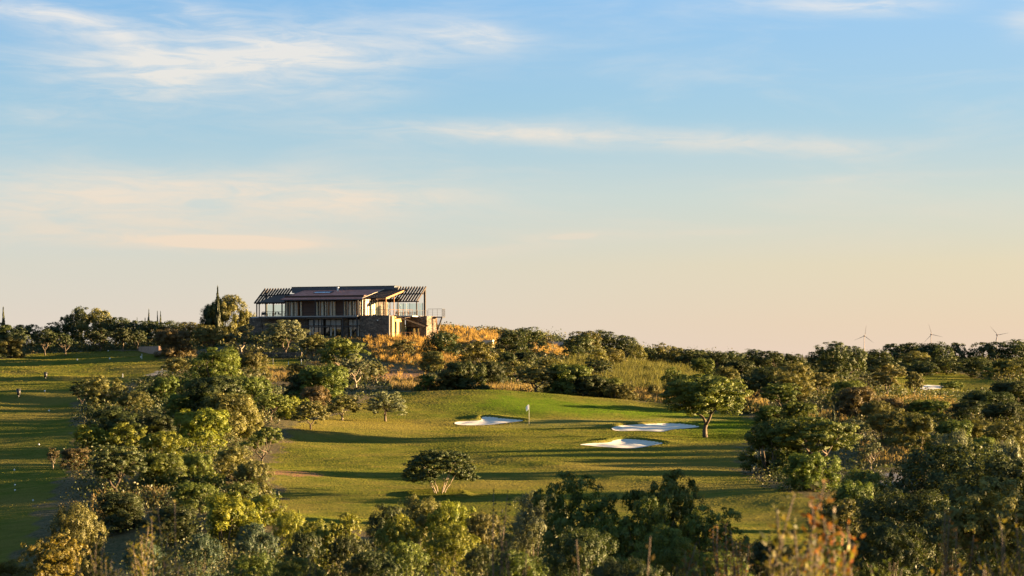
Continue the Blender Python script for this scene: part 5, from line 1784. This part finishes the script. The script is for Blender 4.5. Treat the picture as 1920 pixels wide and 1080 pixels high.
    ("s", "mdome", "olive", 1900, 672, 470, 80, "shaded shrub under the ridge at the far fairway's end"),
    ("m", "mball", "green", 1868, 686, 452, 60, "rounded green tree at the far fairway's end"),
    # ridge under the wind turbines
    ("m", "mtall", "dark", 1562, 646, 404, 84, "large dark tree standing out in front of the ridge before the first turbine"),
    ("m", "fball", "dark", 1540, 660, 410, 50, "dark tree at the side of the large one before the first turbine"),
    ("m", "fball", "dark", 1596, 652, 408, 50, "dark tree leaning on the large one before the first turbine"),
    ("m", "fdome", "dark", 1640, 657, 500, 66, "flat dark tree right under the first wind turbine"),
    ("m", "fball", "dark", 1678, 646, 506, 52, "dark peaked tree between the first two wind turbines"),
    ("m", "fdome", "dark", 1712, 646, 506, 48, "umbrella topped dark tree left of the middle turbine"),
    ("m", "fdome", "dark", 1752, 645, 506, 62, "broad dark tree right under the middle wind turbine"),
    ("m", "ftall", "dark", 1796, 645, 506, 36, "dark tree right after the middle wind turbine"),
    ("m", "ftall", "dark", 1818, 656, 508, 14, "small spiky tree in the dip between two wind turbines"),
    ("m", "fball", "dark", 1853, 643, 506, 56, "dark tree under the last wind turbine"),
    ("m", "fball", "dark", 1902, 641, 504, 64, "dark tree on the ridge past the last wind turbine"),
    ("m", "fball", "olive", 1712, 660, 484, 46, "pale topped tree below the umbrella topped one on the ridge"),
    ("m", "fball", "dark", 1660, 672, 470, 64, "shaded tree low on the ridge below the first turbine"),
    ("m", "fball", "dark", 1770, 668, 484, 70, "shaded tree low on the ridge below the middle turbine"),
    ("m", "fball", "dark", 1830, 672, 480, 66, "shaded tree low on the ridge near the dip"),
    ("m", "fball", "dark", 1720, 678, 476, 60, "shaded tree at the ridge foot above the far bunker"),
    # wooded line from the clubhouse hill to the ridge
    ("m", "ftall", "dark", 956, 622, 402, 62, "dark tree at the end of the low cream wall"),
    ("m", "fball", "olive", 896, 642, 366, 68, "round olive tree in front of the low cream wall"),
    ("m", "ftall", "dark", 992, 617, 394, 54, "dark upright tree, tallest between the two low walls"),
    ("m", "ftall", "dark", 1086, 630, 392, 56, "tree just beyond the grey wall with grass above it"),
    ("m", "fball", "olive", 1095, 622, 404, 50, "olive tree behind the one beside the grey wall"),
    ("m", "fball", "dark", 1126, 622, 408, 54, "round dark tree, highest of the descending wood"),
    ("m", "fball", "dark", 1165, 631, 410, 52, "second rounded tree down the descending wood"),
    ("m", "ftall", "olive", 1120, 652, 384, 46, "olive tree in front of the highest of the descending wood"),
    ("m", "ftall", "olive", 1150, 655, 388, 44, "feathery olive tree above the reeds, left of its twins"),
    ("m", "ftall", "olive", 1190, 648, 402, 40, "feathery olive tree standing in the middle of the descending wood"),
    ("m", "ftall", "dark", 1215, 654, 406, 36, "narrow dark tree in the middle of the descending wood"),
    ("m", "ftall", "olive", 1240, 646, 408, 40, "upright olive tree with a domed head down the descending wood"),
    ("m", "ftall", "olive", 1266, 652, 410, 36, "upright tree lower down the descending wood"),
    ("m", "fball", "dark", 1290, 656, 424, 44, "round dark tree near the low end of the descending wood"),
    ("m", "fball", "dark", 1316, 657, 430, 40, "dark tree above the fork trunked tree"),
    ("m", "fball", "dark", 1345, 661, 452, 44, "low dark tree where the wood meets the horizon"),
    ("m", "fball", "dark", 1374, 660, 462, 44, "low dark tree second along the horizon gap"),
    ("m", "ftall", "dark", 1410, 657, 468, 38, "peaked dark tree on the horizon gap"),
    ("m", "fball", "dark", 1444, 659, 470, 50, "dark tree third along the horizon gap"),
    ("m", "fball", "dark", 1480, 664, 474, 46, "lowest dark tree of the horizon gap"),
    ("c", "cyp1", "dark", 1517, 660, 430, 7, "tiny cypress at the foot of the large dark tree before the first turbine"),
    ("c", "cyp0", "dark", 1505, 664, 450, 5, "tiniest cypress on the horizon gap"),
    # slope under the clubhouse and behind the green
    ("s", "fdome", "dark", 828, 622, 372, 60, "dark bush against the clubhouse's outside stair"),
    ("m", "mball", "olive", 757, 638, 345, 46, "small round tree growing on the golden grass slope"),
    ("s", "mdome", "olive", 810, 660, 334, 46, "round bush at the foot of the golden grass slope"),
    ("m", "mball", "olive", 586, 630, 345, 52, "round golden green tree below the clubhouse's glazed ground floor"),
    ("m", "mball", "green", 642, 638, 322, 92, "broad green tree in the middle below the clubhouse"),
    ("m", "mopen", "grey", 668, 667, 298, 72, "grey olive tree with a pale trunk under the broad green tree", MAT_PALE),
    ("m", "mball", "olive", 706, 682, 290, 36, "small tree with a bent trunk beside the orange earth"),
    ("s", "mdome", "green", 602, 686, 288, 96, "dense green bush with a sunlit side above the lawn trees"),
    ("s", "mdome", "dark", 560, 704, 284, 66, "dark bush against the dense sunlit one above the lawn trees"),
    ("s", "mdome", "olive", 556, 682, 318, 36, "small olive bush beside the little practice green"),
    ("s", "mdome", "dark", 868, 676, 318, 78, "black green bush at the low end of the golden grass slope"),
    ("s", "mdome", "dark", 915, 680, 322, 66, "dark bush next to the black green one behind the green"),
    ("s", "mdome", "olive", 845, 693, 296, 64, "brownish olive bush below the black green one"),
    ("s", "mdome", "green", 800, 703, 292, 40, "small green bush beside the orange earth"),
    ("s", "mdome", "dark", 905, 722, 276, 40, "low dark bush in the straw just behind the bank"),
    ("s", "mball", "olive", 968, 678, 330, 66, "olive bush with a lit head right of the dark ones behind the green"),
    ("s", "mball", "olive", 1006, 688, 312, 70, "golden green bush behind the flagstick"),
    ("s", "mball", "olive", 1030, 672, 350, 46, "olive bush below the grey wall"),
    ("s", "mdome", "green", 1068, 680, 294, 84, "large domed green bush behind the bank"),
    ("s", "mdome", "dark", 1100, 706, 284, 80, "dark bush pressed against the large domed one"),
    ("s", "mdome", "green", 1140, 708, 280, 70, "green bush at the end of the dark row above the lit crest"),
    ("s", "mdome", "olive", 1160, 720, 276, 56, "olive bush touching the lit crest of the bank"),
    ("s", "mdome", "green", 1050, 722, 272, 60, "low green bush on the lit crest"),
    ("s", "mdome", "olive", 1178, 742, 266, 34, "smallest bush on the lit crest"),
    ("s", "mdome", "olive", 1225, 722, 292, 28, "small bush by itself among the reeds"),
    ("s", "mball", "dark", 1120, 676, 330, 50, "dark bush at the edge of the reeds"),
    ("s", "mdome", "green", 1320, 672, 400, 50, "green bush beyond the reeds above the fork trunked tree"),
    ("s", "mdome", "olive", 1360, 688, 350, 50, "olive bush just past the fork trunked tree's crown"),
    ("s", "mdome", "dark", 950, 660, 372, 40, "dark bush under the tree at the end of the cream wall"),
    ("s", "mdome", "dark", 985, 658, 376, 40, "dark bush under the tallest tree between the two walls"),
    ("s", "mdome", "dark", 1440, 690, 350, 70, "dark bush on the way to the tall olive brown tree"),
    ("s", "mdome", "dark", 1385, 676, 410, 60, "dark bush below the horizon gap"),
    ("s", "mdome", "dark", 1480, 682, 400, 80, "dark bush below the lowest tree of the horizon gap"),
]
# trees on the camera's own hill, just outside the view on the sunny side: they shade the near plants
SHADE = [(10.5, 12, 2.8, 4.5), (12.5, 17.5, 3.8, 5), (16, 25, 4.8, 5), (19, 32.5, 5.2, 5)]
SHADE_LABEL = ["lowest dark tree on the near hillside, outside the view", "second dark tree up from the lowest on the near hillside, outside the view", "dark tree next to the tallest on the near hillside, outside the view", "tallest dark tree on the near hillside, outside the view"]
for i, (x_, d_, h_, w_) in enumerate(SHADE):
    t_ = thing("tree", SHADE_LABEL[i], "tree", (x_, d_, gz(x_, d_)), i * 1.3, "trees shading the near plants")
    t_.scale = (w_, w_, h_)
    for nm_, me_, mt_ in (("crown", PROTO[f"mtall{i % 3}"][0], MAT["dark"]), ("trunk", PROTO[f"mtall{i % 3}"][1], MAT_BARK)):
        o_ = link(nm_, me_, t_); o_.material_slots[0].link = "OBJECT"; o_.material_slots[0].material = mt_
for row in PLANTS:
    k, s, m, c, t, d, w, lab = row[:8]
    bark = row[8] if len(row) > 8 else None
    dep = row[9] if len(row) > 9 else 1.0
    plant(k, s, m, c, t, d, w, lab, bark, dep)
print("PLANTS", len(PLANTS), "WARN", WARN)
